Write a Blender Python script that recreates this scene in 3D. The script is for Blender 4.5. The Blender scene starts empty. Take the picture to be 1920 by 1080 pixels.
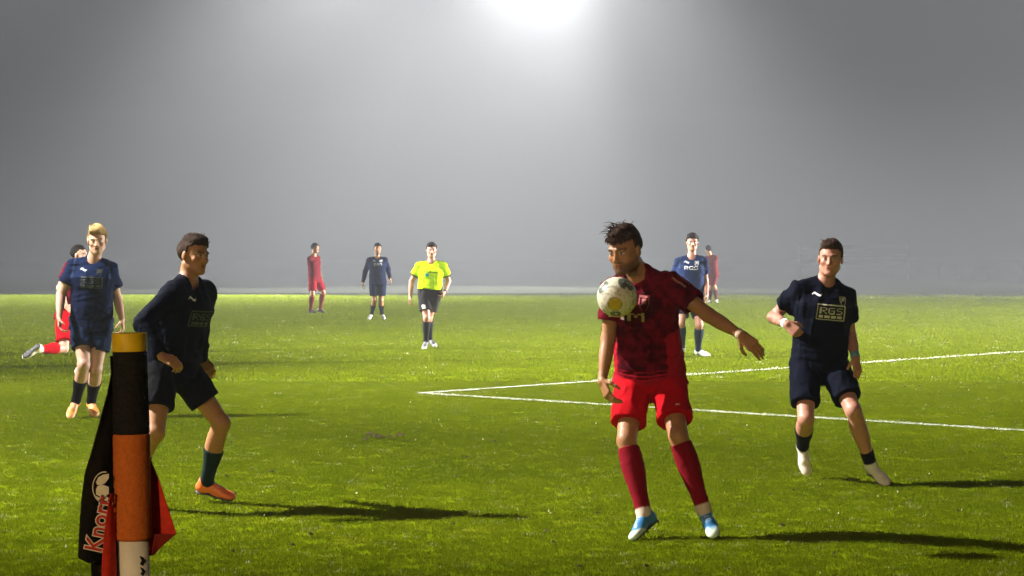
import bpy, math, random
import numpy as np
from mathutils import Vector, Matrix

random.seed(7)
np.random.seed(7)
scene = bpy.context.scene
COL = scene.collection

# ------------------------------------------------------------------ camera
CAM_H = 1.6
FOCAL = 4000.0                     # focal length in pixels of the 1920 px wide photograph
PITCH = math.atan(70.0 / FOCAL)    # looks down by one degree
cam_data = bpy.data.cameras.new('camera')
cam = bpy.data.objects.new('camera', cam_data)
COL.objects.link(cam)
cam.location = (0, 0, CAM_H)
cam.rotation_euler = (math.pi / 2 - PITCH, 0, 0)
cam_data.sensor_width = 36
cam_data.lens = FOCAL * 36 / 1920
cam_data.clip_start = 0.1
cam_data.clip_end = 1000
scene.camera = cam

# ------------------------------------------------------------------ night sky
world = bpy.data.worlds.new('World')
scene.world = world
world.use_nodes = True
bg = world.node_tree.nodes['Background']
bg.inputs['Color'].default_value = (0.62, 0.72, 0.95, 1)
bg.inputs['Strength'].default_value = 0.015

# ------------------------------------------------------------------ floodlights
# (x, y, height, aim point, watts, cone degrees, blend, colour) of every lamp head
LAMPS = {
    'near': dict(loc=(-18.0, 17.2), h=16.0, heads=[(0.90, 0.00, (20.67, 32.86, 0.00), 83499, 57.7, 0.50), (-0.90, 0.00, (-1.08, 19.52, 0.00), 126811, 51.0, 0.65)]),
    'far': dict(loc=(0.0, 96.2), h=24.00, heads=[(2.2, -9.6, (-2, 60, 0), 1900, 120, 0.5), (-1.1, -9.4, (-6, 60, 0), 900, 120, 0.5),
        (2.08, -3.73, (-2.66, 87.87, 0.00), 513177, 61.0, 0.79),
        (-0.31, 0.00, (5.92, 81.36, 0.00), 586825, 51.2, 1.00),
        (-5.00, 0.00, (-9.50, 78.97, 0.00), 570835, 50.5, 0.94)]),
    'fill_left0': dict(loc=(-13.26, 34.24), h=10.70, heads=[(0.00, 0.00, (33.78, 42.93, 3.95), 84183, 105.5, 1.00)]),  # left masts are unseen additions that brighten the fog and pitch
    'fill_left1': dict(loc=(-138.66, 70.23), h=9.21, heads=[(0.00, 0.00, (38.29, 92.06, 3.59), 4959097, 55.7, 0.50)]),
    'fill_right0': dict(loc=(86.43, 57.93), h=11.26, heads=[(0.00, 0.00, (22.83, 56.21, 3.01), 4151796, 50.0, 0.85)]),  # right masts are unseen additions that brighten the far fog
    'fill_right1': dict(loc=(66.97, 68.69), h=7.00, heads=[(0.00, 0.00, (51.65, 74.34, 0.32), 6052443, 51.2, 0.50)]),
}
LAMP_COL = (1.0, 0.97, 0.93)

scene.view_settings.view_transform = 'Standard'
scene.view_settings.look = 'None'
scene.view_settings.exposure = 0.0
scene.view_settings.gamma = 1.0
scene.view_settings.use_curve_mapping = False
scene.render.engine = 'CYCLES'
scene.cycles.use_denoising = True
scene.cycles.max_bounces = 5
scene.cycles.volume_bounces = 0
scene.cycles.sample_clamp_indirect = 4
scene.cycles.use_adaptive_sampling = True
scene.cycles.adaptive_threshold = 0.02

HAZE_DENSITY = 0.0065

# ------------------------------------------------------------------ helpers
def ray(px, py):
    u = (px - 960) / FOCAL
    v = (540 - py) / FOCAL
    c, s = math.cos(PITCH), math.sin(PITCH)
    return Vector((u, c + v * s, -s + v * c))

def P(px, py, d):
    """world point seen at pixel (px, py) of the photograph, d metres away"""
    r = ray(px, py)
    return Vector((0, 0, CAM_H)) + r * (d / r.y)

def ground(px, py):
    r = ray(px, py)
    return Vector((0, 0, CAM_H)) + r * (-CAM_H / r.z)

def J(parent, px, py, L, sgn):
    """joint seen at (px, py), L metres from its parent; sgn -1 nearer than the parent, +1 farther"""
    r = ray(px, py).normalized()
    o = Vector((0, 0, CAM_H)) - parent
    b = o.dot(r)
    c = o.dot(o) - L * L
    disc = b * b - c
    if disc >= 0:
        t = -b + sgn * math.sqrt(disc)
        return Vector((0, 0, CAM_H)) + r * t
    q = Vector((0, 0, CAM_H)) + r * (-b)
    return parent + (q - parent).normalized() * L

def link(o, parent=None):
    COL.objects.link(o)
    if parent is not None:
        o.parent = parent
    return o

def empty(name, loc, label, cat, group=None):
    o = bpy.data.objects.new(name, None)
    o.empty_display_size = 0.2
    COL.objects.link(o)
    o.location = loc
    o['label'] = label
    o['category'] = cat
    if group:
        o['group'] = group
    return o

def mesh_np(name, V, F, mat, parent=None, smooth=True, tint=None):
    """V (n,3) float, F (m,4) or (m,3) int"""
    V = np.asarray(V, np.float32)
    F = np.asarray(F, np.int32)
    me = bpy.data.meshes.new(name)
    if parent is not None:
        V = V - np.array(origin_of(parent), np.float32)
    me.vertices.add(len(V))
    me.vertices.foreach_set('co', V.ravel())
    k = F.shape[1]
    me.loops.add(F.size)
    me.loops.foreach_set('vertex_index', F.ravel())
    me.polygons.add(len(F))
    me.polygons.foreach_set('loop_start', np.arange(0, F.size, k, dtype=np.int32))
    me.polygons.foreach_set('use_smooth', np.full(len(F), smooth))
    me.update(calc_edges=True)
    me.validate()
    if tint is not None:
        a = me.color_attributes.new('tint', 'FLOAT_COLOR', 'POINT')
        c = np.ones((len(V), 4), np.float32)
        c[:, :3] = tint
        a.data.foreach_set('color', c.ravel())
    if mat:
        me.materials.append(mat)
    o = bpy.data.objects.new(name, me)
    return link(o, parent)

def origin_of(o):
    v = Vector((0, 0, 0))
    while o is not None:
        v = v + o.location
        o = o.parent
    return v

class MB:
    """collects small shapes into one mesh"""
    def __init__(self):
        self.v = []; self.f = []
    def box(self, c, s, R=None):
        n = len(self.v)
        for dz in (-.5, .5):
            for dx, dy in ((-.5, -.5), (.5, -.5), (.5, .5), (-.5, .5)):
                p = Vector((dx * s[0], dy * s[1], dz * s[2]))
                if R is not None:
                    p = R @ p
                self.v.append(tuple(Vector(c) + p))
        for q in ((3, 2, 1, 0), (4, 5, 6, 7), (0, 1, 5, 4), (1, 2, 6, 5), (2, 3, 7, 6), (3, 0, 4, 7)):
            self.f.append([n + i for i in q])
        return self
    def tube(self, pts, rad, seg=8, cap=True):
        pts = [Vector(p) for p in pts]
        if not isinstance(rad, (list, tuple)):
            rad = [rad] * len(pts)
        n = len(self.v)
        prev = None
        for i, p in enumerate(pts):
            t = (pts[min(i + 1, len(pts) - 1)] - pts[max(i - 1, 0)]).normalized()
            if prev is None:
                a = t.orthogonal().normalized()
            else:
                a = (prev - t * prev.dot(t)).normalized()
            prev = a
            b = t.cross(a)
            for k in range(seg):
                w = 2 * math.pi * k / seg
                self.v.append(tuple(p + (a * math.cos(w) + b * math.sin(w)) * rad[i]))
        for i in range(len(pts) - 1):
            for k in range(seg):
                k2 = (k + 1) % seg
                self.f.append([n + i * seg + k, n + i * seg + k2, n + (i + 1) * seg + k2, n + (i + 1) * seg + k])
        if cap:
            self.f.append([n + k for k in range(seg)][::-1])
            self.f.append([n + (len(pts) - 1) * seg + k for k in range(seg)])
        return self
    def build(self, name, mat, parent=None, smooth=False):
        me = bpy.data.meshes.new(name)
        off = origin_of(parent) if parent is not None else Vector((0, 0, 0))
        me.from_pydata([tuple(Vector(p) - off) for p in self.v], [], self.f)
        me.update()
        if smooth:
            me.polygons.foreach_set('use_smooth', [True] * len(me.polygons))
        if mat:
            me.materials.append(mat)
        return link(bpy.data.objects.new(name, me), parent)

# ------------------------------------------------------------------ materials
def new_mat(name):
    m = bpy.data.materials.new(name)
    m.use_nodes = True
    nt = m.node_tree
    b = nt.nodes['Principled BSDF']
    return m, nt, b

def simple(name, col, rough=0.6, noise=0.15, scale=30.0, bump=0.0, spec=0.3, metallic=0.0, sheen=0.0):
    """base colour with a soft noise variation and fine relief"""
    m, nt, b = new_mat(name)
    b.inputs['Roughness'].default_value = rough
    b.inputs['Metallic'].default_value = metallic
    b.inputs['Specular IOR Level'].default_value = spec
    if sheen:
        b.inputs['Sheen Weight'].default_value = sheen
    tc = nt.nodes.new('ShaderNodeTexCoord')
    nz = nt.nodes.new('ShaderNodeTexNoise')
    nz.inputs['Scale'].default_value = scale
    nz.inputs['Detail'].default_value = 4
    nt.links.new(tc.outputs['Object'], nz.inputs['Vector'])
    mr = nt.nodes.new('ShaderNodeMapRange')
    mr.inputs['From Min'].default_value = 0.3
    mr.inputs['From Max'].default_value = 0.7
    mr.inputs['To Min'].default_value = 1 - noise
    mr.inputs['To Max'].default_value = 1 + noise
    nt.links.new(nz.outputs['Fac'], mr.inputs['Value'])
    vm = nt.nodes.new('ShaderNodeVectorMath')
    vm.operation = 'SCALE'
    vm.inputs[0].default_value = col
    nt.links.new(mr.outputs[0], vm.inputs['Scale'])
    nt.links.new(vm.outputs[0], b.inputs['Base Color'])
    if bump:
        bp = nt.nodes.new('ShaderNodeBump')
        bp.inputs['Strength'].default_value = bump
        bp.inputs['Distance'].default_value = 0.01
        nt.links.new(nz.outputs['Fac'], bp.inputs['Height'])
        nt.links.new(bp.outputs[0], b.inputs['Normal'])
    return m

def tinted(name, rough=0.6, noise=0.12, scale=40.0, bump=0.1, spec=0.3, sss=0.0, sheen=0.0):
    """cloth or skin whose dye pattern is stored on the mesh"""
    m, nt, b = new_mat(name)
    b.inputs['Roughness'].default_value = rough
    b.inputs['Specular IOR Level'].default_value = spec
    if sheen:
        b.inputs['Sheen Weight'].default_value = sheen
    at = nt.nodes.new('ShaderNodeAttribute')
    at.attribute_name = 'tint'
    tc = nt.nodes.new('ShaderNodeTexCoord')
    nz = nt.nodes.new('ShaderNodeTexNoise')
    nz.inputs['Scale'].default_value = scale
    nz.inputs['Detail'].default_value = 5
    nt.links.new(tc.outputs['Object'], nz.inputs['Vector'])
    mr = nt.nodes.new('ShaderNodeMapRange')
    mr.inputs['From Min'].default_value = 0.3
    mr.inputs['From Max'].default_value = 0.7
    mr.inputs['To Min'].default_value = 1 - noise
    mr.inputs['To Max'].default_value = 1 + noise
    nt.links.new(nz.outputs['Fac'], mr.inputs['Value'])
    vm = nt.nodes.new('ShaderNodeVectorMath')
    vm.operation = 'SCALE'
    nt.links.new(at.outputs['Color'], vm.inputs[0])
    nt.links.new(mr.outputs[0], vm.inputs['Scale'])
    nt.links.new(vm.outputs[0], b.inputs['Base Color'])
    if bump:
        bp = nt.nodes.new('ShaderNodeBump')
        bp.inputs['Strength'].default_value = bump
        bp.inputs['Distance'].default_value = 0.004
        nt.links.new(nz.outputs['Fac'], bp.inputs['Height'])
        nt.links.new(bp.outputs[0], b.inputs['Normal'])
    return m

# ------------------------------------------------------------------ pitch geometry
CORNER = ground(790, 738)          # outer corner of the penalty area
END_A = ground(1920, 808)          # short side, runs to the goal line
END_B = ground(1920, 660)          # long side, parallel to the goal line
DIR_A = (END_A - CORNER).normalized()
DIR_B = (END_B - CORNER).normalized()
LINE_W = 0.09
LINES = [(CORNER - DIR_A * LINE_W * .5, CORNER + DIR_A * 15.0), (CORNER - DIR_B * LINE_W * .5, CORNER + DIR_B * 40.3)]

def turf_colour(nt, for_blade):
    """mown turf: patches of lighter, darker and trodden grass and the sprayed white lines, by place on the ground"""
    N = nt.nodes.new; L = nt.links.new
    geo = N('ShaderNodeNewGeometry')
    def noise(scale, detail, rough=.55, vec=None):
        n = N('ShaderNodeTexNoise')
        n.inputs['Scale'].default_value = scale
        n.inputs['Detail'].default_value = detail
        n.inputs['Roughness'].default_value = rough
        L(vec or geo.outputs['Position'], n.inputs['Vector'])
        return n.outputs['Fac']
    def mix(fac, a, b):
        m = N('ShaderNodeMix'); m.data_type = 'RGBA'
        for s, i in ((fac, 0), (a, 6), (b, 7)):
            if isinstance(s, tuple): m.inputs[i].default_value = s
            elif isinstance(s, (int, float)): m.inputs[i].default_value = s
            else: L(s, m.inputs[i])
        return m.outputs[2]
    def rng(v, a, b, c=0.0, d=1.0):
        r = N('ShaderNodeMapRange')
        for i, x in zip(range(1, 5), (a, b, c, d)): r.inputs[i].default_value = x
        L(v, r.inputs[0]); return r.outputs[0]
    g1 = (0.150, 0.195, 0.003, 1); g2 = (0.098, 0.142, 0.002, 1); g3 = (0.20, 0.22, 0.010, 1)
    c = mix(rng(noise(0.55, 5), .30, .70, .2, .9), g2, g1)
    c = mix(rng(noise(2.6, 5), .5, .72, 0, .55), c, g3)
    c = mix(rng(noise(7.0, 4), .60, .75, 0, .5), c, (0.055, 0.075, 0.004, 1))
    c = mix(rng(noise(1.7, 6, .7), .68, .74, 0, .75), c, (0.060, 0.045, 0.022, 1))
    if for_blade:
        oi = N('ShaderNodeObjectInfo')
        c = mix(rng(oi.outputs['Random'], 0, 1, 0, .35), c, (0.19, 0.20, 0.015, 1))
        c = mix(rng(oi.outputs['Random'], .985, .99, 0, .8), c, (0.45, 0.45, 0.26, 1))
    # distance to the two line segments
    tot = None
    for a, b in LINES:
        ax = (b - a); ln = ax.length; ax.normalize()
        sub = N('ShaderNodeVectorMath'); sub.operation = 'SUBTRACT'
        L(geo.outputs['Position'], sub.inputs[0]); sub.inputs[1].default_value = a
        dt = N('ShaderNodeVectorMath'); dt.operation = 'DOT_PRODUCT'
        L(sub.outputs[0], dt.inputs[0]); dt.inputs[1].default_value = ax
        nr = N('ShaderNodeVectorMath'); nr.operation = 'DOT_PRODUCT'
        L(sub.outputs[0], nr.inputs[0]); nr.inputs[1].default_value = Vector((-ax.y, ax.x, 0))
        ab = N('ShaderNodeMath'); ab.operation = 'ABSOLUTE'; L(nr.outputs['Value'], ab.inputs[0])
        near = rng(ab.outputs[0], LINE_W * .42, LINE_W * .62, 1, 0)
        a0 = rng(dt.outputs['Value'], -.01, .0); a1 = rng(dt.outputs['Value'], ln, ln + .01, 1, 0)
        m1 = N('ShaderNodeMath'); m1.operation = 'MULTIPLY'; L(near, m1.inputs[0]); L(a0, m1.inputs[1])
        m2 = N('ShaderNodeMath'); m2.operation = 'MULTIPLY'; L(m1.outputs[0], m2.inputs[0]); L(a1, m2.inputs[1])
        if tot is None: tot = m2.outputs[0]
        else:
            mx = N('ShaderNodeMath'); mx.operation = 'MAXIMUM'; L(tot, mx.inputs[0]); L(m2.outputs[0], mx.inputs[1]); tot = mx.outputs[0]
    # towards the far edge the turf gives way to bare dark ground: at once on the left, on the right a colour fade imitates the fog
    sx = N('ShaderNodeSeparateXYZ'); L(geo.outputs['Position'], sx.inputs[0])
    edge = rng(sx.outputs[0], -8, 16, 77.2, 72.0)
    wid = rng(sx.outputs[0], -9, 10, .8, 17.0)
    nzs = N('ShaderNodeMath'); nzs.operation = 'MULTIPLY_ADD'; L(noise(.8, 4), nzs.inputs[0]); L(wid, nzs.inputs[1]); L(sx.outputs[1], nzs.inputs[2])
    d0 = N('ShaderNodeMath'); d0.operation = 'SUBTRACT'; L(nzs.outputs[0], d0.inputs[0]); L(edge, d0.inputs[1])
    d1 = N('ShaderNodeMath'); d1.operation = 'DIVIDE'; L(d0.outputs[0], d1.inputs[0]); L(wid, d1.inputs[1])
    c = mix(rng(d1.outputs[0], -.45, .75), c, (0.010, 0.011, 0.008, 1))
    wear = rng(noise(9.0, 4), .33, .50, .45, .95)
    m3 = N('ShaderNodeMath'); m3.operation = 'MULTIPLY'; L(tot, m3.inputs[0]); L(wear, m3.inputs[1])
    return mix(m3.outputs[0], c, (0.78, 0.80, 0.70, 1))

def turf_material(name, for_blade):
    m, nt, b = new_mat(name)
    b.inputs['Roughness'].default_value = 0.8 if for_blade else 0.95
    b.inputs['Specular IOR Level'].default_value = 0.0
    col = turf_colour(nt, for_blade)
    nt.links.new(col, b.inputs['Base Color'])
    if for_blade:
        out = nt.nodes['Material Output']
        tr = nt.nodes.new('ShaderNodeBsdfTranslucent')
        nt.links.new(col, tr.inputs['Color'])
        mx = nt.nodes.new('ShaderNodeMixShader')
        mx.inputs[0].default_value = 0.45
        nt.links.new(b.outputs[0], mx.inputs[1])
        nt.links.new(tr.outputs[0], mx.inputs[2])
        nt.links.new(mx.outputs[0], out.inputs['Surface'])
    return m

# ------------------------------------------------------------------ ground
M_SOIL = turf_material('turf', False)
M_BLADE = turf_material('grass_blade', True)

def grid_sheet(name, x0, x1, y0, y1, nx, ny, z, mat):
    xs = np.linspace(x0, x1, nx); ys = np.linspace(y0, y1, ny)
    X, Y = np.meshgrid(xs, ys)
    V = np.stack([X, Y, np.full_like(X, z)], -1).reshape(-1, 3)
    i = np.arange(nx * ny).reshape(ny, nx)
    F = np.stack([i[:-1, :-1], i[:-1, 1:], i[1:, 1:], i[1:, :-1]], -1).reshape(-1, 4)
    return mesh_np(name, V, F, mat, None, False)

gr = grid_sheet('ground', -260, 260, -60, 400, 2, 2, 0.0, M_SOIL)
gr['kind'] = 'structure'

M_PAINT = simple('line_paint', (0.7, 0.72, 0.6), 0.9, 0.35, 12)
for a, b in LINES:
    ax = (b - a).normalized(); nr = Vector((-ax.y, ax.x, 0)) * LINE_W * .5
    mb = MB()
    mb.v = [tuple(p + Vector((0, 0, .004 if a is LINES[0][0] else .008))) for p in (a - nr, b - nr, b + nr, a + nr)]
    mb.f = [[0, 1, 2, 3]]
    o = mb.build('pitch_line', M_PAINT)
    o['kind'] = 'structure'

# grass: real blades scattered over the part of the pitch in front of the camera
def tuft_mesh(name, n, spread, hmin, hmax, width, seed):
    rnd = random.Random(seed)
    v = []; f = []
    for i in range(n):
        a = rnd.uniform(0, 2 * math.pi); r = spread * math.sqrt(rnd.random())
        bx, by = r * math.cos(a), r * math.sin(a)
        w = rnd.uniform(.7, 1.2) * width
        h = rnd.uniform(hmin, hmax)
        da = rnd.uniform(0, 2 * math.pi); lean = rnd.uniform(.1, .9) * h
        dx, dy = math.cos(da), math.sin(da)
        px, py = -dy * w / 2, dx * w / 2
        k = len(v)
        v += [(bx - px, by - py, 0), (bx + px, by + py, 0),
              (bx + dx * lean * .35 + px * .8, by + dy * lean * .35 + py * .8, h * .6), (bx + dx * lean * .35 - px * .8, by + dy * lean * .35 - py * .8, h * .6),
              (bx + dx * lean, by + dy * lean, h)]
        f += [(k, k + 1, k + 2, k + 3), (k + 3, k + 2, k + 4)]
    me = bpy.data.meshes.new(name)
    me.from_pydata(v, [], f)
    me.materials.append(M_BLADE)
    return me

def scatter(name, label, zones, tuft, seed):
    """one object whose geometry nodes put a tuft on random points of its own base sheet"""
    V = []; F = []
    for (y0, y1) in zones:
        k = len(V)
        for y in (y0, y1):
            w = 0.275 * y + 0.8
            V += [(-w, y, 0), (w, y, 0)]
        F.append((k, k + 1, k + 3, k + 2))
    me = bpy.data.meshes.new(name)
    me.from_pydata(V, [], F)
    o = bpy.data.objects.new(name, me)
    me.materials.append(M_BLADE)
    COL.objects.link(o)
    tob = bpy.data.objects.new('tuft_source', tuft['mesh'])
    ng = bpy.data.node_groups.new(name, 'GeometryNodeTree')
    ng.interface.new_socket('Geometry', in_out='INPUT', socket_type='NodeSocketGeometry')
    ng.interface.new_socket('Geometry', in_out='OUTPUT', socket_type='NodeSocketGeometry')
    N = ng.nodes.new; L = ng.links.new
    gi = N('NodeGroupInput'); go = N('NodeGroupOutput')
    dp = N('GeometryNodeDistributePointsOnFaces')
    dp.inputs['Density'].default_value = tuft['density']
    dp.inputs['Seed'].default_value = seed
    L(gi.outputs[0], dp.inputs['Mesh'])
    oi = N('GeometryNodeObjectInfo'); oi.inputs['Object'].default_value = tob
    ip = N('GeometryNodeInstanceOnPoints')
    L(dp.outputs['Points'], ip.inputs['Points'])
    L(oi.outputs['Geometry'], ip.inputs['Instance'])
    rv = N('FunctionNodeRandomValue'); rv.data_type = 'FLOAT_VECTOR'
    rv.inputs[0].default_value = (-.1, -.1, 0); rv.inputs[1].default_value = (.1, .1, 6.283)
    L(rv.outputs[0], ip.inputs['Rotation'])
    rs = N('FunctionNodeRandomValue'); rs.data_type = 'FLOAT'
    rs.inputs[2].default_value = .6; rs.inputs[3].default_value = 1.25
    L(rs.outputs[1], ip.inputs['Scale'])
    L(ip.outputs[0], go.inputs[0])
    md = o.modifiers.new('scatter', 'NODES'); md.node_group = ng
    o['kind'] = 'stuff'
    o['label'] = label
    o['category'] = 'grass'
    return o

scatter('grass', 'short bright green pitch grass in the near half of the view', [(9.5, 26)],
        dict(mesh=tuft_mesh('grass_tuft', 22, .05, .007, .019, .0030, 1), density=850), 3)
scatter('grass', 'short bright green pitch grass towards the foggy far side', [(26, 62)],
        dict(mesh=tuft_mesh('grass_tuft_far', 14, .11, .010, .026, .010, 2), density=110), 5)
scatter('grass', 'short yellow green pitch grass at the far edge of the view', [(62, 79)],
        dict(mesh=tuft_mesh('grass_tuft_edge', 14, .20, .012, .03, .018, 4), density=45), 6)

# ------------------------------------------------------------------ floodlight masts
M_STEEL = simple('galvanised_steel', (0.32, 0.33, 0.34), 0.45, .1, 8, metallic=0.8)
M_MAST = simple('mast_paint', (0.22, 0.225, 0.23), 0.8, .1, 8, spec=.05)
M_GLASS, _nt, _b = new_mat('lamp_face')
_b.inputs['Base Color'].default_value = (.9, .9, .9, 1)
_b.inputs['Emission Color'].default_value = (*LAMP_COL, 1)
_b.inputs['Emission Strength'].default_value = 60.0

def floodlight(cfg, label, span=0):
    x, y = cfg['loc']; h = cfg['h']
    root = empty('floodlight_mast', (x, y, 0), label, 'floodlight')
    if span:        # invented cable between two far apart masts, keeps a lit pole out of view
        for q in (-span, span):
            MB().tube([(x + q, y, 0), (x + q, y, h * .5), (x + q, y, h + 1.2)], [.16, .12, .08], 12).build('mast', M_MAST, root, True)
        MB().tube([(x + span * q / 12, y, h + .55 + 1.1 * (q / 12) ** 2 * .5) for q in range(-12, 13)], .018, 6).build('cable', M_MAST, root, True)
    else:
        MB().tube([(x, y, 0), (x, y, h * .5), (x, y, h + .1)], [.11, .085, .06], 12).build('pole', M_MAST, root, True)
    hx = [hd[0] for hd in cfg['heads']]
    c0 = Vector((x, y, h - .35))
    if not span:
      MB().box(((x + x + min(hx) + max(hx)) / 2, y + .12, h - .3), (max(hx) - min(hx) + .9, .09, .09)).build('crossbar', M_STEEL, root)
    for (dx, dz, aim, watts, cone, blend) in cfg['heads']:
        p = Vector((x + dx, y - .2, h + dz))
        d = (Vector(aim) - p).normalized()
        R = d.to_track_quat('-Z', 'Y').to_matrix()
        if span:
            MB().tube([p + Vector((0, .1, .1)), (x + dx, y, h + .6)], .02, 6).build('hanger', M_MAST, root, True)
        b = MB().box(p - d * .12, (.62, .5, .2), R).build('lamp_head', M_STEEL, root)
        MB().box(p - d * .012, (.54, .42, .012), R).build('lamp_glass', M_GLASS, b)
        L = bpy.data.lights.new('flood_lamp', 'SPOT')
        L.energy = watts * SC_LAMP
        L.color = LAMP_COL
        L.spot_size = math.radians(cone)
        L.spot_blend = blend
        L.shadow_soft_size = 0.22
        lo = bpy.data.objects.new('flood_lamp', L)
        link(lo, b)
        lo.location = p + d * .3 - origin_of(b)
        lo.rotation_euler = d.to_track_quat('-Z', 'Y').to_euler()
    return root

SC_LAMP = 1.0
floodlight(LAMPS['near'], 'floodlight mast at the near touchline left of the players')
floodlight(LAMPS['far'], 'floodlights slung on an added cable over the far touchline, glaring through the fog at the top', 38)
floodlight(LAMPS['fill_left0'], 'added floodlight mast out of view at the left, brightening fog and pitch')
floodlight(LAMPS['fill_left1'], 'added floodlight mast far out of view at the left, brightening the fog')
floodlight(LAMPS['fill_right0'], 'added low floodlight mast far out of view at the right, brightening the fog')
floodlight(LAMPS['fill_right1'], 'added low floodlight mast out of view behind the right side, brightening the fog')

def fill_lamp(x, y, h, watts):  # unseen warm lamp, assumed behind the camera to fill post and players
    root = empty('fill_lamp', (x, y, 0), 'unseen warm fill lamp on a post, added behind the camera', 'lamp')
    MB().tube([(x, y, 0), (x, y, h)], [.06, .045], 12).build('pole', M_STEEL, root, True)
    b = MB().box((x, y + .1, h + .06), (.30, .36, .12)).build('lamp_head', M_STEEL, root)
    MB().box((x, y + .12, h - .006), (.24, .28, .01)).build('lamp_glass', M_GLASS, b)
    L = bpy.data.lights.new('fill_light', 'SPOT'); L.energy = watts; L.color = (1.0, .74, .45)
    L.spot_size = math.radians(150); L.spot_blend = .5; L.shadow_soft_size = .15
    lo = bpy.data.objects.new('fill_light', L); link(lo, b)
    lo.location = Vector((x, y + .12, h - .05)) - origin_of(b)
    lo.rotation_euler = Vector((.28, .9, -.18)).to_track_quat('-Z', 'Y').to_euler()
fill_lamp(-9.5, -22.0, 7.5, 24000)
# ------------------------------------------------------------------ haze
M_HAZE = bpy.data.materials.new('haze')
M_HAZE.use_nodes = True
_nt = M_HAZE.node_tree
_nt.nodes.clear()
_o = _nt.nodes.new('ShaderNodeOutputMaterial')
_v = _nt.nodes.new('ShaderNodeVolumePrincipled')
_v.inputs['Color'].default_value = (.885, .93, .985, 1)
_v.inputs['Density'].default_value = HAZE_DENSITY
_v.inputs['Anisotropy'].default_value = 0.85
_nt.links.new(_v.outputs[0], _o.inputs['Volume'])
M_HAZE.cycles.homogeneous_volume = True
M_HAZE.cycles.volume_sampling = 'MULTIPLE_IMPORTANCE'
hz = MB().box((0, 170, 13.2), (540, 470, 28.4)).build('haze', M_HAZE)
hz['kind'] = 'stuff'

# ================================================================== people
# A person is laid out as a posed skeleton, given volume by a signed distance
# field of tapered limbs and turned into one continuous mesh (surface nets).
BIG = 1.0

def v3(a):
    return np.array([a[0], a[1], a[2]], np.float32)

def nrm(a):
    a = np.asarray(a, np.float32)
    return a / max(1e-9, float(np.linalg.norm(a)))

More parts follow.
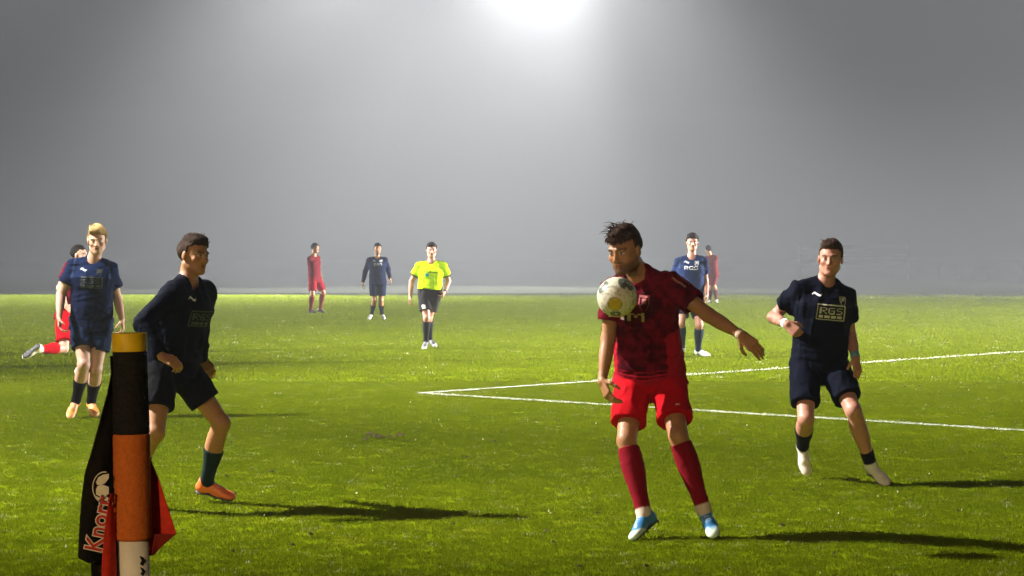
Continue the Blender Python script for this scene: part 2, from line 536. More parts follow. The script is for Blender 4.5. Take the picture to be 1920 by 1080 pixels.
class SDF:
    def __init__(self):
        self.ops = []        # (fn, lo, hi, mode, k)
        self.lo = np.full(3, 1e9, np.float32); self.hi = np.full(3, -1e9, np.float32)
    def add(self, fn, lo, hi, mode='u', k=0.012):
        lo = np.asarray(lo, np.float32); hi = np.asarray(hi, np.float32)
        self.ops.append((fn, lo, hi, mode, k))
        if mode == 'u':
            self.lo = np.minimum(self.lo, lo); self.hi = np.maximum(self.hi, hi)
        return self
    def cone(self, a, b, ra, rb, mode='u', k=0.012, cap=False, bulge=0.0):
        a = v3(a); b = v3(b); ab = b - a; L2 = float(ab @ ab) + 1e-12; L = math.sqrt(L2)
        def fn(p):
            t0 = ((p - a) @ ab) / L2
            t = np.clip(t0, 0, 1)
            r = ra + (rb - ra) * t
            if bulge:
                r = r + bulge * np.sin(np.pi * np.clip(t * 1.3, 0, 1))
            d = np.linalg.norm(p - a - t[:, None] * ab, axis=1) - r
            if cap:
                tt = t0 * L
                side = np.linalg.norm(p - a - t0[:, None] * ab, axis=1) - r
                d = np.maximum(side, np.maximum(-tt, tt - L))
            return d
        m = max(ra, rb) + abs(bulge)
        return self.add(fn, np.minimum(a, b) - m, np.maximum(a, b) + m, mode, k)
    def ecap(self, a, b, X, F, ra, rb, mode='u', k=0.03, cap=False, exp=2.0):
        """elliptical tapered limb from a to b; ra, rb = (half width along X, half depth along F)"""
        a = v3(a); b = v3(b); U = b - a; L = float(np.linalg.norm(U)); U = U / L
        X = nrm(X); X = nrm(X - U * float(X @ U)); F = np.cross(U, X); 
        (ax, af), (bx, bf) = ra, rb
        def fn(p):
            q = p - a
            t = q @ U
            tc = np.clip(t / L, 0, 1)
            rx = ax + (bx - ax) * tc; rf = af + (bf - af) * tc
            qx = q @ X; qf = q @ F
            if cap:
                qu = np.zeros_like(t)
            else:
                qu = t - tc * L
            rm = np.minimum(rx, rf)
            if exp == 2.0:
                k0 = np.sqrt((qx / rx) ** 2 + (qf / rf) ** 2 + (qu / rm) ** 2)
            else:
                k0 = ((np.abs(qx) / rx) ** exp + (np.abs(qf) / rf) ** exp + (np.abs(qu) / rm) ** exp) ** (1 / exp)
            k1 = np.sqrt((qx / rx ** 2) ** 2 + (qf / rf ** 2) ** 2 + (qu / rm ** 2) ** 2) + 1e-6
            d = np.where(k0 > .3, k0 * (k0 - 1) / k1, (k0 - 1) * rm)
            if cap:
                d = np.maximum(d, np.maximum(-t, t - L))
            return d
        m = max(ax, af, bx, bf)
        return self.add(fn, np.minimum(a, b) - m, np.maximum(a, b) + m, mode, k)
    def ell(self, c, R, r, mode='u', k=0.012):
        """ellipsoid; R rows are its axes"""
        c = v3(c); R = np.asarray(R, np.float32); r = np.asarray(r, np.float32)
        def fn(p):
            q = (p - c) @ R.T
            k0 = np.linalg.norm(q / r, axis=1); k1 = np.linalg.norm(q / r ** 2, axis=1) + 1e-6
            return np.where(k0 > .3, k0 * (k0 - 1) / k1, (k0 - 1) * float(r.min()))
        m = float(r.max())
        return self.add(fn, c - m, c + m, mode, k)
    def plane(self, c, n, k=0.0):
        """cuts away everything on the side n points to"""
        c = v3(c); n = nrm(n)
        return self.add(lambda p: (p - c) @ n, [-1e9] * 3, [1e9] * 3, 'i', k)
    def custom(self, fn, mode='d'):
        return self.add(fn, [-1e9] * 3, [1e9] * 3, mode, 0)
    def value(self, p, margin, fine=True):
        d = np.full(len(p), BIG, np.float32)
        for fn, lo, hi, mode, k in self.ops:
            if mode == 'd':
                if fine:
                    m = np.abs(d) < .04
                    if m.any(): d[m] += fn(p[m])
                continue
            if lo[0] < -1e8:
                if mode == 'i': d = np.maximum(d, fn(p))
                continue
            mm = margin + k
            m = np.nonzero(((p > lo - mm) & (p < hi + mm)).all(1))[0]
            if not len(m): continue
            f = fn(p[m]); e = d[m]
            if mode == 'u':
                if k > 0:
                    h = np.maximum(k - np.abs(e - f), 0) / k
                    d[m] = np.minimum(e, f) - h * h * k * .25
                else: d[m] = np.minimum(e, f)
            elif mode == 's':
                f = -f
                if k > 0:
                    h = np.maximum(k - np.abs(e - f), 0) / k
                    d[m] = np.maximum(e, f) + h * h * k * .25
                else: d[m] = np.maximum(e, f)
        return d
    def mesh(self, h):
        B = 8
        lo = self.lo - 3 * h; n = np.ceil((self.hi + 3 * h - lo) / (h * B)).astype(int)
        size = n * B
        cx = [lo[i] + (np.arange(n[i]) + .5) * B * h for i in range(3)]
        C = np.stack(np.meshgrid(*cx, indexing='ij'), -1).reshape(-1, 3).astype(np.float32)
        rad = B * h * .5 * 1.74
        dc = self.value(C, rad * 1.5, fine=False)
        act = np.abs(dc) < rad * 1.25 + .012
        D = np.empty((n[0], n[1], n[2], B, B, B), np.float32)
        D.reshape(-1, B ** 3)[:] = np.where(dc > 0, BIG, -BIG)[:, None]
        off = np.stack(np.meshgrid(*[np.arange(B)] * 3, indexing='ij'), -1).reshape(-1, 3) * h
        base = C[act] - B * h * .5
        pts = (base[:, None, :] + off[None]).reshape(-1, 3).astype(np.float32)
        D.reshape(-1, B ** 3)[act] = self.value(pts, .03).reshape(-1, B ** 3)
        D = D.transpose(0, 3, 1, 4, 2, 5).reshape(size)
        return surface_nets(D, lo, h)

def surface_nets(D, lo, h):
    S = D < 0
    n = np.array(D.shape)
    c = np.zeros(n - 1, np.int8)
    corners = [(i, j, k) for i in (0, 1) for j in (0, 1) for k in (0, 1)]
    for i, j, k in corners:
        c += S[i:n[0] - 1 + i, j:n[1] - 1 + j, k:n[2] - 1 + k]
    A = np.argwhere((c > 0) & (c < 8))
    vals = np.stack([D[A[:, 0] + i, A[:, 1] + j, A[:, 2] + k] for i, j, k in corners], 1)
    acc = np.zeros((len(A), 3)); cnt = np.zeros(len(A))
    for a in range(8):
        for b in range(a + 1, 8):
            pa = np.array(corners[a]); pb = np.array(corners[b])
            if np.abs(pa - pb).sum() != 1: continue
            va = vals[:, a]; vb = vals[:, b]
            m = (va < 0) != (vb < 0)
            t = np.where(m, va / np.where(m, va - vb, 1), 0)
            t = np.clip(t, 0, 1)
            acc += np.where(m[:, None], pa + t[:, None] * (pb - pa), 0)
            cnt += m
    V = (A + acc / cnt[:, None]) * h + lo
    idx = np.full(n - 1, -1, np.int64)
    idx[A[:, 0], A[:, 1], A[:, 2]] = np.arange(len(A))
    F = []
    for ax in range(3):
        sl0 = [slice(None)] * 3; sl1 = [slice(None)] * 3
        sl0[ax] = slice(0, -1); sl1[ax] = slice(1, None)
        E = S[tuple(sl0)] != S[tuple(sl1)]
        e = np.argwhere(E)
        u, w = (ax + 1) % 3, (ax + 2) % 3
        ok = (e[:, u] > 0) & (e[:, w] > 0) & (e[:, u] < n[u] - 1) & (e[:, w] < n[w] - 1)
        e = e[ok]
        inside = S[e[:, 0], e[:, 1], e[:, 2]]
        def at(du, dw):
            q = e.copy(); q[:, u] += du; q[:, w] += dw
            return idx[q[:, 0], q[:, 1], q[:, 2]]
        q = np.stack([at(-1, -1), at(0, -1), at(0, 0), at(-1, 0)], 1)
        q[~inside] = q[~inside][:, ::-1]
        F.append(q)
    F = np.concatenate(F)
    F = F[(F >= 0).all(1)]
    return V.astype(np.float32), F

_perm = np.random.RandomState(11).rand(64, 64, 64).astype(np.float32)
def vnoise(p, f, seed=0):
    """smooth noise in -1..1"""
    q = p * f + seed * 7.31 + 100
    i = np.floor(q).astype(np.int32); t = q - i; t = t * t * (3 - 2 * t)
    i &= 63; j = (i + 1) & 63
    def g(a, b, c): return _perm[a[:, 0], b[:, 1], c[:, 2]]
    x, y, z = t[:, 0], t[:, 1], t[:, 2]
    r = ((g(i, i, i) * (1 - x) + g(j, i, i) * x) * (1 - y) + (g(i, j, i) * (1 - x) + g(j, j, i) * x) * y) * (1 - z) + \
        ((g(i, i, j) * (1 - x) + g(j, i, j) * x) * (1 - y) + (g(i, j, j) * (1 - x) + g(j, j, j) * x) * y) * z
    return r * 2 - 1

def folds(X, U, amp, seed, fx=9.0, fu=9.0):
    """creases: ridged noise stretched along the cloth"""
    X = nrm(X); U = nrm(U); W = np.cross(X, U)
    def fn(p):
        q = np.stack([p @ X * fx, p @ U * fu, p @ W * (fx + fu) * .5], 1)
        w = vnoise(q, .35, seed + 5)[:, None] * 1.1
        a = 1 - np.abs(vnoise(q + w, 1.0, seed)) * 2
        b = 1 - np.abs(vnoise(q * 1.0 + w, 2.1, seed + 2)) * 2
        return (a * .65 + b * .35).astype(np.float32) * -amp
    return fn

M_SKIN = tinted('skin', 0.5, .08, 60, .12, .35)
M_HAIR = tinted('hair', 0.75, .3, 90, .6, .08)
M_CLOTH = tinted('sports_cloth', 0.8, .07, 160, .12, .04)
M_SOCK = tinted('knitted_sock', 0.9, .1, 200, .3, .1)
M_BOOT = tinted('boot_upper', 0.4, .08, 50, .08, .45)
M_SOLE = simple('boot_sole', (.06, .06, .06), .5, .2, 40)
M_PRINT = simple('shirt_print', (.62, .60, .50), .6, .12, 90)
M_PRINT_W = simple('shirt_print_white', (.75, .75, .75), .6, .1, 90)
M_BAND = simple('wrist_tape', (.75, .73, .66), .8, .12, 90, .3)
M_BAND_B = simple('blue_wristband', (.12, .35, .5), .7, .12, 90, .3)
M_DARK = simple('watch_strap', (.03, .03, .035), .5, .1, 90)

SKIN = {'lit': (.58, .34, .24), 'tan': (.40, .185, .080), 'red': (.48, .22, .15)}

def part_frame(U, F):
    U = nrm(U); F = nrm(F); F = nrm(F - U * float(F @ U)); X = np.cross(F, U)
    return X, F, U

def make_head(S, c, X, F, U, s, look):
    """face and skull round centre c; X to the person's own left"""
    R = np.stack([X, F, U])
    def w(x, y, z): return c + s * (x * X + y * F + z * U)
    S.ell(w(0, -.012, .030), R, np.array([.074, .094, .088]) * s, k=.02 * s)
    S.ell(w(0, .030, -.030), R, np.array([.060, .062, .080]) * s, k=.03 * s)
    S.ell(w(0, .022, -.070), R, np.array([.050, .056, .040]) * s, k=.03 * s)
    for q in (-1, 1):
        S.cone(w(q * .054, -.005, -.062), w(q * .018, .072, -.098), .014 * s, .013 * s, k=.03 * s)
        S.cone(w(q * .012, .086, .022), w(q * .046, .074, .022), .009 * s, .008 * s, k=.014 * s)
        S.ell(w(q * .042, .062, -.026), R, np.array([.020, .018, .016]) * s, k=.02 * s)
        S.ell(w(q * .079, -.006, -.012), R, np.array([.009, .019, .031]) * s, k=.008 * s)
    S.ell(w(0, .080, -.097), R, np.array([.019, .014, .015]) * s, k=.02 * s)
    for q in (-1, 1):
        S.ell(w(q * .031, .094, .002), R, np.array([.018, .014, .011]) * s, 's', .014 * s)
        S.ell(w(q * .031, .076, .002), R, np.array([.013, .013, .012]) * s, 'u', .004 * s)
    S.cone(w(0, .088, .012), w(0, .108, -.030), .008 * s, .011 * s, k=.012 * s)
    for q in (-1, 1):
        S.ell(w(q * .011, .097, -.033), R, np.array([.009, .010, .008]) * s, k=.008 * s)
    S.cone(w(-.018, .085, -.056), w(.018, .085, -.056), .007 * s, .007 * s, k=.009 * s)
    S.cone(w(-.015, .084, -.069), w(.015, .084, -.069), .0085 * s, .0085 * s, k=.009 * s)
    S.cone(w(-.024, .098, -.0625), w(.024, .098, -.0625), .004 * s, .004 * s, 's', .005 * s)

def head_tint(V, c, X, F, U, s, skin, hair, beard, brow):
    q = (V - c) / s
    x = q @ X; y = q @ F; z = q @ U
    col = np.tile(np.array(skin, np.float32), (len(V), 1))
    near = (np.abs(z) < .16) & (np.abs(x) < .1) & (np.abs(y) < .13)
    def blend(m, cc):
        m = np.clip(m, 0, 1)[:, None] * near[:, None]
        col[:] = col * (1 - m) + np.array(cc, np.float32) * m
    front = np.clip((y - .04) / .03, 0, 1)
    # ruddy cheeks, lips
    blend(front * np.clip(1 - (((np.abs(x) - .04) / .025) ** 2 + ((z + .03) / .03) ** 2), 0, 1) * .35, (skin[0] * 1.02, skin[1] * .72, skin[2] * .7))
    if beard:
        bd = np.clip((-.045 - z) / .02 + np.clip((.04 - y) / .05, 0, .8), 0, 1) * np.clip((z + .16) / .02, 0, 1) * np.clip((y + .03) / .03, 0, 1)
        bd *= np.clip(1.6 - np.abs(x) / .085, 0, 1) * (z < -.02)
        ms = np.clip(1 - ((z + .047) / .008) ** 2, 0, 1) * front * (np.abs(x) < .032)
        nz = .75 + .25 * vnoise(V, 160.0, 3)
        blend(np.clip(np.maximum(bd, ms) * nz * beard, 0, 1), (hair[0] * 1.3, hair[1] * 1.2, hair[2] * 1.1))
    blend(front * np.clip(1.6 - ((x / .021) ** 2 + ((z + .0625) / .013) ** 2) * 1.6, 0, 1) * .8, (skin[0] * .75, skin[1] * .42, skin[2] * .42))
    blend(front * np.clip(1.5 - ((x / .014) ** 2 + ((z + .0625) / .0035) ** 2) * 1.3, 0, 1) * .9, (.06, .015, .012))
    # eyes
    for g in (-1, 1):
        e = ((x - g * .031) / .0135) ** 2 + ((z - .001) / .006) ** 2
        blend(front * np.clip((1.25 - e) * 3, 0, 1), (.55, .52, .48))
        e2 = ((x - g * .031) ** 2 + (z - .001) ** 2) / .0058 ** 2
        blend(front * np.clip((1.2 - e2) * 3, 0, 1), (.03, .02, .015))
        lid = ((x - g * .031) / .017) ** 2 + ((z - .0085) / .004) ** 2
        blend(front * np.clip((1.2 - lid) * 2, 0, 1) * .8, (skin[0] * .3, skin[1] * .25, skin[2] * .25))
        bx = x - g * .033
        b = (bx / .024) ** 2 + ((z - .024 + bx * bx * 6) / .006) ** 2
        blend(front * np.clip((1.2 - b) * 2, 0, 1) * .85, brow)
        nst = ((x - g * .009) / .005) ** 2 + ((z + .040) / .004) ** 2
        blend(front * np.clip(1.2 - nst, 0, 1) * .7, (skin[0] * .3, skin[1] * .2, skin[2] * .2))
    return col

def make_hand(S, W, D, Nn, s, curl, thumb_side, spread=1.0):
    """W wrist, D along the hand, Nn out of the palm, thumb_side +1/-1 along cross(D, Nn)"""
    D = nrm(D); Nn = nrm(Nn - D * float(np.dot(Nn, D))); T = np.cross(D, Nn) * thumb_side
    W = v3(W)
    def w(a, b, c): return W + s * (a * D + b * T + c * Nn)
    for b0, b1 in ((.018, .032), (.006, .010), (-.006, -.012), (-.016, -.031)):
        S.cone(w(.0, b0, 0), w(.085, b1, -.003), .015 * s, .0115 * s, k=.012 * s)
    lens = [(.034, .042, .026, .022), (.011, .047, .030, .023), (-.011, .043, .028, .022), (-.032, .034, .022, .019)]
    for i, (b, l1, l2, l3) in enumerate(lens):
        p = w(.088, b * spread, -.002); ang = 0.0
        r = (.0092, .0088, .0080, .0070) if i < 3 else (.0080, .0076, .007, .0062)
        side = b * spread * 1.5
        for j, l in enumerate((l1, l2, l3)):
            ang += curl * (0.75, 1.0, .7)[j] * (1 + .12 * i)
            dirv = nrm(D * math.cos(ang) + Nn * math.sin(ang) + T * side * math.cos(ang))
            q = p + dirv * l * s
            S.cone(p, q, r[j] * s, r[j + 1] * s, k=.003 * s)
            p = q
    p = w(.012, .026, .006)
    for j, (l, da, db, dn, r0, r1) in enumerate(((.042, .72, .62, .3, .014, .0115), (.033, .9, .3, .35 + curl * .5, .0108, .0098), (.026, .95, -.05, .3 + curl * .9, .0095, .008))):
        dirv = nrm(D * da + T * db + Nn * dn)
        q = p + dirv * l * s
        S.cone(p, q, r0 * s, r1 * s, k=.006 * s)
        p = q

def foot_frame(ankle, toe, shank):
    T = nrm(toe); U = nrm(shank); U = nrm(U - T * float(U @ T)); X = np.cross(T, U)
    return T, U, X

def make_boot(root, ankle, toe, shank, s, cfg, h, side):
    T, U, X = foot_frame(ankle, toe, shank)
    A = v3(ankle)
    def w(t, x, u): return A + s * (t * T + x * X * side + u * U)
    R = np.stack([X, T, U])
    S = SDF()
    S.ell(w(-.022, 0, -.045), R, np.array([.036, .046, .040]) * s, k=.02 * s)
    S.cone(w(.0, 0, -.02), w(.09, .0, -.042), .040 * s, .033 * s, k=.03 * s)
    S.cone(w(-.012, 0, -.005), w(-.010, 0, .018), .038 * s, .037 * s, k=.02 * s, cap=True)
    S.ell(w(.115, .004, -.058), R, np.array([.042, .075, .027]) * s, k=.03 * s)
    S.ell(w(.165, -.004, -.062), R, np.array([.033, .040, .020]) * s, k=.02 * s)
    S.plane(w(0, 0, -.080), -U)
    V, F = S.mesh(h)
    q = (V - A) / s
    t = q @ T; u = q @ U
    base = np.array(cfg['boot'], np.float32)
    col = np.tile(base, (len(V), 1))
    if 'boot2' in cfg:
        m = np.clip((t - .115 - 1.3 * (u + .05)) / .03 + .8 * vnoise(V, 24, 2), 0, 1)[:, None]
        col = col * (1 - m) + np.array(cfg['boot2'], np.float32) * m
    xx = q @ X
    lace = (t > .02) & (t < .11) & (u > -.04 - .25 * t) & (np.abs(xx) < .016)
    st = (np.sin(t * 2 * math.pi / .018) > .1) & lace
    col[st] = col[st] * .45 + np.array(cfg.get('lace', (.7, .7, .7)), np.float32) * .5
    b = mesh_np('boot', V, F, M_BOOT, root, True, col)
    S2 = SDF()
    S2.ell(w(-.022, 0, -.080), R, np.array([.036, .045, .009]) * s, k=.01 * s)
    S2.ell(w(.055, .0, -.080), R, np.array([.032, .07, .008]) * s, k=.01 * s)
    S2.ell(w(.125, .002, -.080), R, np.array([.042, .072, .009]) * s, k=.01 * s)
    for (a, x) in ((-.04, .02), (-.04, -.02), (.08, .026), (.08, -.026), (.125, .028), (.125, -.028), (.165, .014), (.165, -.014)):
        S2.cone(w(a, x, -.084), w(a, x, -.096), .007 * s, .005 * s, k=.003 * s)
    V2, F2 = S2.mesh(h)
    ms = M_SOLE
    mesh_np('sole', V2, F2, ms, b, True)
    return min(V[:, 2].min(), V2[:, 2].min())

def person(sp):
    s = sp.get('s', 1.0)
    h = sp['h']
    Lu, Lf, Lt, Ls = .295 * s, .265 * s, .435 * s, .43 * s
    d = sp['d']
    px, py = sp['pelvis']; PEL = v3(P(px, py, d + sp.get('pd', 0)))
    nx, ny = sp['neck']; NK = v3(P(nx, ny, d + sp.get('nd', 0)))
    UP = nrm(NK - PEL)
    F0 = v3((math.sin(math.radians(sp['yaw'])), -math.cos(math.radians(sp['yaw'])), 0))   # yaw 0 faces the camera, + to the right
    X, F, U = part_frame(UP, F0)
    X = np.cross(U, F)                    # person's own left
    hy = sp.get('hip_yaw', sp['yaw'])
    FH = v3((math.sin(math.radians(hy)), -math.cos(math.radians(hy)), 0)); XH = np.cross(v3((0, 0, 1)), FH)
    HP = {'R': PEL - XH * .095 * s, 'L': PEL + XH * .095 * s}
    SH = {}
    for q in 'RL':
        sg = 1 if q == 'L' else -1
        SH[q] = NK + X * sg * .172 * s - U * .062 * s
        if q + 's' in sp:
            SH[q] = v3(P(*sp[q + 's'], SH[q][1]))
    EL = {}; WR = {}; KN = {}; AN = {}
    for q in 'RL':
        x, y, sg = sp[q + 'e']; EL[q] = v3(J(Vector(SH[q]), x, y, Lu, sg))
        x, y, sg = sp[q + 'w']; WR[q] = v3(J(Vector(EL[q]), x, y, Lf, sg))
        x, y, sg = sp[q + 'k']; KN[q] = v3(J(Vector(HP[q]), x, y, Lt, sg))
        x, y, sg = sp[q + 'a']; AN[q] = v3(J(Vector(KN[q]), x, y, Ls, sg))
    root_loc = (float((AN['R'][0] + AN['L'][0]) / 2), float((AN['R'][1] + AN['L'][1]) / 2), 0.0)
    root = empty('person', root_loc, sp['label'], 'person', sp.get('group'))
    HC = v3(P(*sp['head'], d + sp.get('hd', 0)))
    yaw, pit, rol = [math.radians(a) for a in sp['face']]     # yaw as above, pitch + looks down, roll + tilts to the viewer's right
    hF = v3((math.sin(yaw) * math.cos(pit), -math.cos(yaw) * math.cos(pit), -math.sin(pit)))
    hU = v3((math.sin(rol), 0, math.cos(rol)))
    hU = nrm(hU - hF * float(hU @ hF)); hX = np.cross(hU, hF)
    hs = s * sp.get('hs', 1.0)
    # ---------------------------------------------------------------- body
    B = SDF()
    W0 = PEL + UP * .10 * s; W1 = PEL + UP * .20 * s
    CH = NK - UP * .17 * s + F * .01 * s; SL = NK - UP * .090 * s
    bw = sp.get('bulk', 1.0)
    B.ecap(PEL - UP * .02 * s, W0, XH, F, (.155 * s * bw, .10 * s * bw), (.14 * s * bw, .095 * s * bw))
    B.ecap(W0, W1, X, F, (.14 * s * bw, .095 * s * bw), (.138 * s * bw, .095 * s * bw))
    B.ecap(W1, CH, X, F, (.138 * s * bw, .095 * s * bw), (.16 * s, .115 * s))
    B.ecap(CH, SL, X, F, (.16 * s, .115 * s), (.12 * s, .062 * s))
    for q in 'RL':
        B.cone(NK - UP * .005 * s, SH[q], .042 * s, .048 * s, k=.04 * s)
        B.cone(SH[q], EL[q], .052 * s, .040 * s, k=.03 * s, bulge=.004 * s)
        B.cone(EL[q], WR[q], .040 * s, .0255 * s, k=.02 * s, bulge=.006 * s)
        B.cone(HP[q], KN[q], .085 * s, .055 * s, k=.03 * s)
        B.cone(KN[q], AN[q], .052 * s, .036 * s, k=.02 * s, bulge=.008 * s)
        calf = nrm(np.cross(np.cross(AN[q] - KN[q], HP[q] - KN[q] + v3((0, .001, 0))), AN[q] - KN[q]))
        bk = nrm(v3(sp.get('calf', -FH)))
        bk = nrm(bk - nrm(AN[q] - KN[q]) * float(bk @ nrm(AN[q] - KN[q])))
        B.ell((KN[q] * .66 + AN[q] * .34) + bk * .018 * s, np.stack(part_frame(AN[q] - KN[q], bk)), np.array([.050, .046, .115]) * s, k=.03 * s)
        B.ell(KN[q] - bk * .012 * s, np.stack(part_frame(AN[q] - KN[q], bk)), np.array([.042, .046, .055]) * s, k=.02 * s)
        hd = sp[q + 'h']      # hand: aim pixel, depth step, curl, palm direction
        tip = v3(P(hd[0], hd[1], float(WR[q][1]) + hd[2]))
        D = nrm(tip - WR[q])
        palm = v3(hd[4])
        ts = 1 if q == 'R' else -1
        make_hand(B, WR[q], D, palm, s * .97, hd[3], ts, sp.get('spread', .8))
        toe = v3(sp[q + 't'])
        T, FU, FX = foot_frame(AN[q], toe, KN[q] - AN[q])
        B.cone(AN[q], AN[q] + T * .12 * s - FU * .060 * s, .034 * s, .014 * s, k=.015 * s)
    B.cone(NK - UP * .03 * s, HC - hU * .03 * hs - hF * .02 * hs, .060 * s, .055 * s, k=.03 * s)
    make_head(B, HC, hX, hF, hU, hs, None)
    V, Fc = B.mesh(h)
    skin = np.array(SKIN[sp.get('skin', 'tan')])
    col = head_tint(V, HC, hX, hF, hU, hs, skin, sp['hair_col'], sp.get('beard', 0), sp.get('brow', np.array(sp['hair_col']) * 1.2))
    mott = .5 + .5 * vnoise(V, 22.0, 9)
    col *= (1 - .10 * mott)[:, None] * np.array([1, 1, 1])
    for q in 'RL':       # ruddy knees and elbows
        for c0, r0 in ((KN[q], .06), (EL[q], .045)):
            m = np.clip(1 - np.linalg.norm(V - c0, axis=1) / r0, 0, 1)[:, None] * .35
            col = col * (1 - m) + col * np.array([1.0, .72, .68]) * m
    if sp.get('tattoo'):
        ax = WR['R'] - EL['R']
        m = (np.linalg.norm(V - (EL['R'] * .6 + WR['R'] * .4), axis=1) < .12) & (vnoise(V, 45.0, 4) > .1)
        col[m] *= .55
    mesh_np('body', V, Fc, M_SKIN, root, True, col)
    # ---------------------------------------------------------------- hair
    Hh = SDF()
    R = np.stack([hX, hF, hU])
    th = sp.get('hair_thick', .014)
    def w(x, y, z): return HC + hs * (x * hX + y * hF + z * hU)
    Hh.ell(w(0, -.016, .034), R, np.array([.075 + th, .094 + th, .086 + th]) * hs, k=.02)
    if sp.get('fringe'):
        Hh.ell(w(0, .058, .086), R, np.array([.060, .040, .032]) * hs, k=.02)
    if sp.get('top'):
        Hh.ell(w(0, .0, .095), R, np.array([.066, .085, .034 + sp['top']]) * hs, k=.02)
    def hairfn(p):
        q = (p - HC) / hs
        a = vnoise(np.stack([q @ hX * 75, q @ hF * 22, q @ hU * 30], 1), 1.0, 1)
        b = vnoise(np.stack([q @ hX * 30, q @ hF * 14, q @ hU * 18], 1), 1.0, 6)
        return (-.006 * a - sp.get('curl', .008) * b) * hs
    Hh.custom(hairfn)
    hl = sp.get('hairline', .062)
    def cut(p):      # keeps hair above the brow and behind the ears
        q = (p - HC) / hs
        x = q @ hX; y = q @ hF; z = q @ hU
        edge = hl + .006 * vnoise(np.stack([x * 90, x * 0, y * 20], 1), 1.0, 4) - np.clip((np.abs(x) - .045) * .5, 0, .03)
        fr = edge - z                                   # in front: below the hairline is face
        side = np.where(y > .012, fr, np.where(y > -.025, .002 - z, -.052 - z))
        return (side * hs).astype(np.float32)
    Hh.custom(cut, 'i')
    Vh, Fh = Hh.mesh(min(h, .005) if h < .008 else h * .8)
    hc = np.tile(np.array(sp['hair_col'], np.float32), (len(Vh), 1))
    q = (Vh - HC) / hs
    streak = vnoise(np.stack([q @ hX * 60, q @ hF * 12, q @ hU * 16], 1), 1.0, 3)
    hc *= (1 + .6 * streak)[:, None]
    if 'hair_tip' in sp:
        m = np.clip((q @ hU - .07) / .05 + .3 * streak, 0, 1)[:, None]
        hc = hc * (1 - m) + np.array(sp['hair_tip']) * m
    ho = mesh_np('hair', Vh, Fh, M_HAIR, root, True, hc)
    if sp.get('wisps'):
        mb = MB(); rnd = random.Random(5)
        for i in range(sp['wisps']):
            a = rnd.uniform(-1, 1); b_ = rnd.uniform(-1, .9)
            st = w(.066 * a, .07 * b_, .116 + sp.get('hair_thick', .01) - .006 - .035 * a * a - .02 * b_ * b_)
            ln = rnd.uniform(.02, sp.get('wisp_len', .055)) * hs
            dr = nrm(hU * rnd.uniform(.35, 1) + hX * rnd.uniform(-1.1, .6) + hF * rnd.uniform(-.3, .9))
            cv = nrm(hX * rnd.uniform(-1, 1) + hF * rnd.uniform(-.5, 1) - hU * .4)
            pts = [st - dr * .01, st + dr * ln * .4, st + dr * ln * .75 + cv * ln * .15, st + dr * ln * .9 + cv * ln * .42]
            mb.tube(pts, [.0028, .0024, .0016, .0006], 5, False)
        for i in range(sp['wisps'] if sp.get('strands', True) else 0):       # strands over the forehead and temples
            a = rnd.uniform(-1, 1)
            st = w(.055 * a, .086 - .03 * a * a, .085)
            ln = rnd.uniform(.02, .045) * hs
            dr = nrm(-hU * .8 + hX * (a * .6 + rnd.uniform(-.5, .3)) + hF * .35)
            pts = [st, st + dr * ln * .5, st + dr * ln - hF * .008]
            mb.tube(pts, [.0045, .0035, .0006], 5, False)
        wo = mb.build('hair_strand', M_HAIR, ho, True)
        wo['kind'] = 'stuff'
        ca = wo.data.color_attributes.new('tint', 'FLOAT_COLOR', 'POINT')
        ca.data.foreach_set('color', np.tile(np.array([*sp.get('hair_tip', sp['hair_col']), 1.0], np.float32), len(wo.data.vertices)))
    # ---------------------------------------------------------------- jersey
    K = SDF()
    lo_ = .026 * sp.get('loose', 1.0)
    HEM = PEL - UP * sp.get('hem', .07) * s
    K.ecap(HEM - UP * .05, W0, XH, F, ((.172 * bw + lo_) * s, (.115 * bw + lo_) * s), ((.150 * bw + lo_) * s, (.105 * bw + lo_) * s), k=.04)
    K.ecap(W0, W1, X, F, ((.150 * bw + lo_) * s, (.105 * bw + lo_) * s), ((.147 * bw + lo_) * s, (.105 * bw + lo_) * s), k=.04)
    K.ecap(W1, CH, X, F, ((.147 * bw + lo_) * s, (.105 * bw + lo_) * s), ((.165 + lo_) * s, (.117 + lo_ * .8) * s), k=.04)
    K.ecap(CH, SL, X, F, ((.165 + lo_) * s, (.117 + lo_ * .8) * s), ((.124 + lo_ * .5) * s, (.066 + lo_ * .5) * s), k=.04)
    sl = sp.get('sleeve', .62)
    ends = {}
    for q in 'RL':
        K.cone(NK - UP * .012 * s, SH[q], .052 * s, .060 * s, k=.05)
        if sl <= 1:
            E = SH[q] + (EL[q] - SH[q]) * sl
            K.cone(SH[q] - (EL[q] - SH[q]) * .02, E, .062 * s, .070 * s, k=.035, cap=True)
            ends[q] = (E, nrm(EL[q] - SH[q]))
        else:
            K.cone(SH[q], EL[q], .062 * s, .054 * s, k=.04)
            E = EL[q] + (WR[q] - EL[q]) * .93
            K.cone(EL[q] - (WR[q] - EL[q]) * .01, E, .054 * s, .036 * s, k=.02, cap=True)
            ends[q] = (E, nrm(WR[q] - EL[q]))
    seed = sp['seed']
    K.custom(folds(X, U, .0125 * s * (1.0 if h < .007 else .6), seed, 9, 5))
    K.custom(folds(X, U, .0055 * s, seed + 3, 6, 20))
    fa = 1.0 if h < .007 else .55
    fd = folds(X, U, .011 * s * fa, seed + 6, 5, 13)
    K.custom(lambda p: fd(p) * np.clip(1 - ((p - HEM) @ UP) / (.30 * s), 0, 1).astype(np.float32))
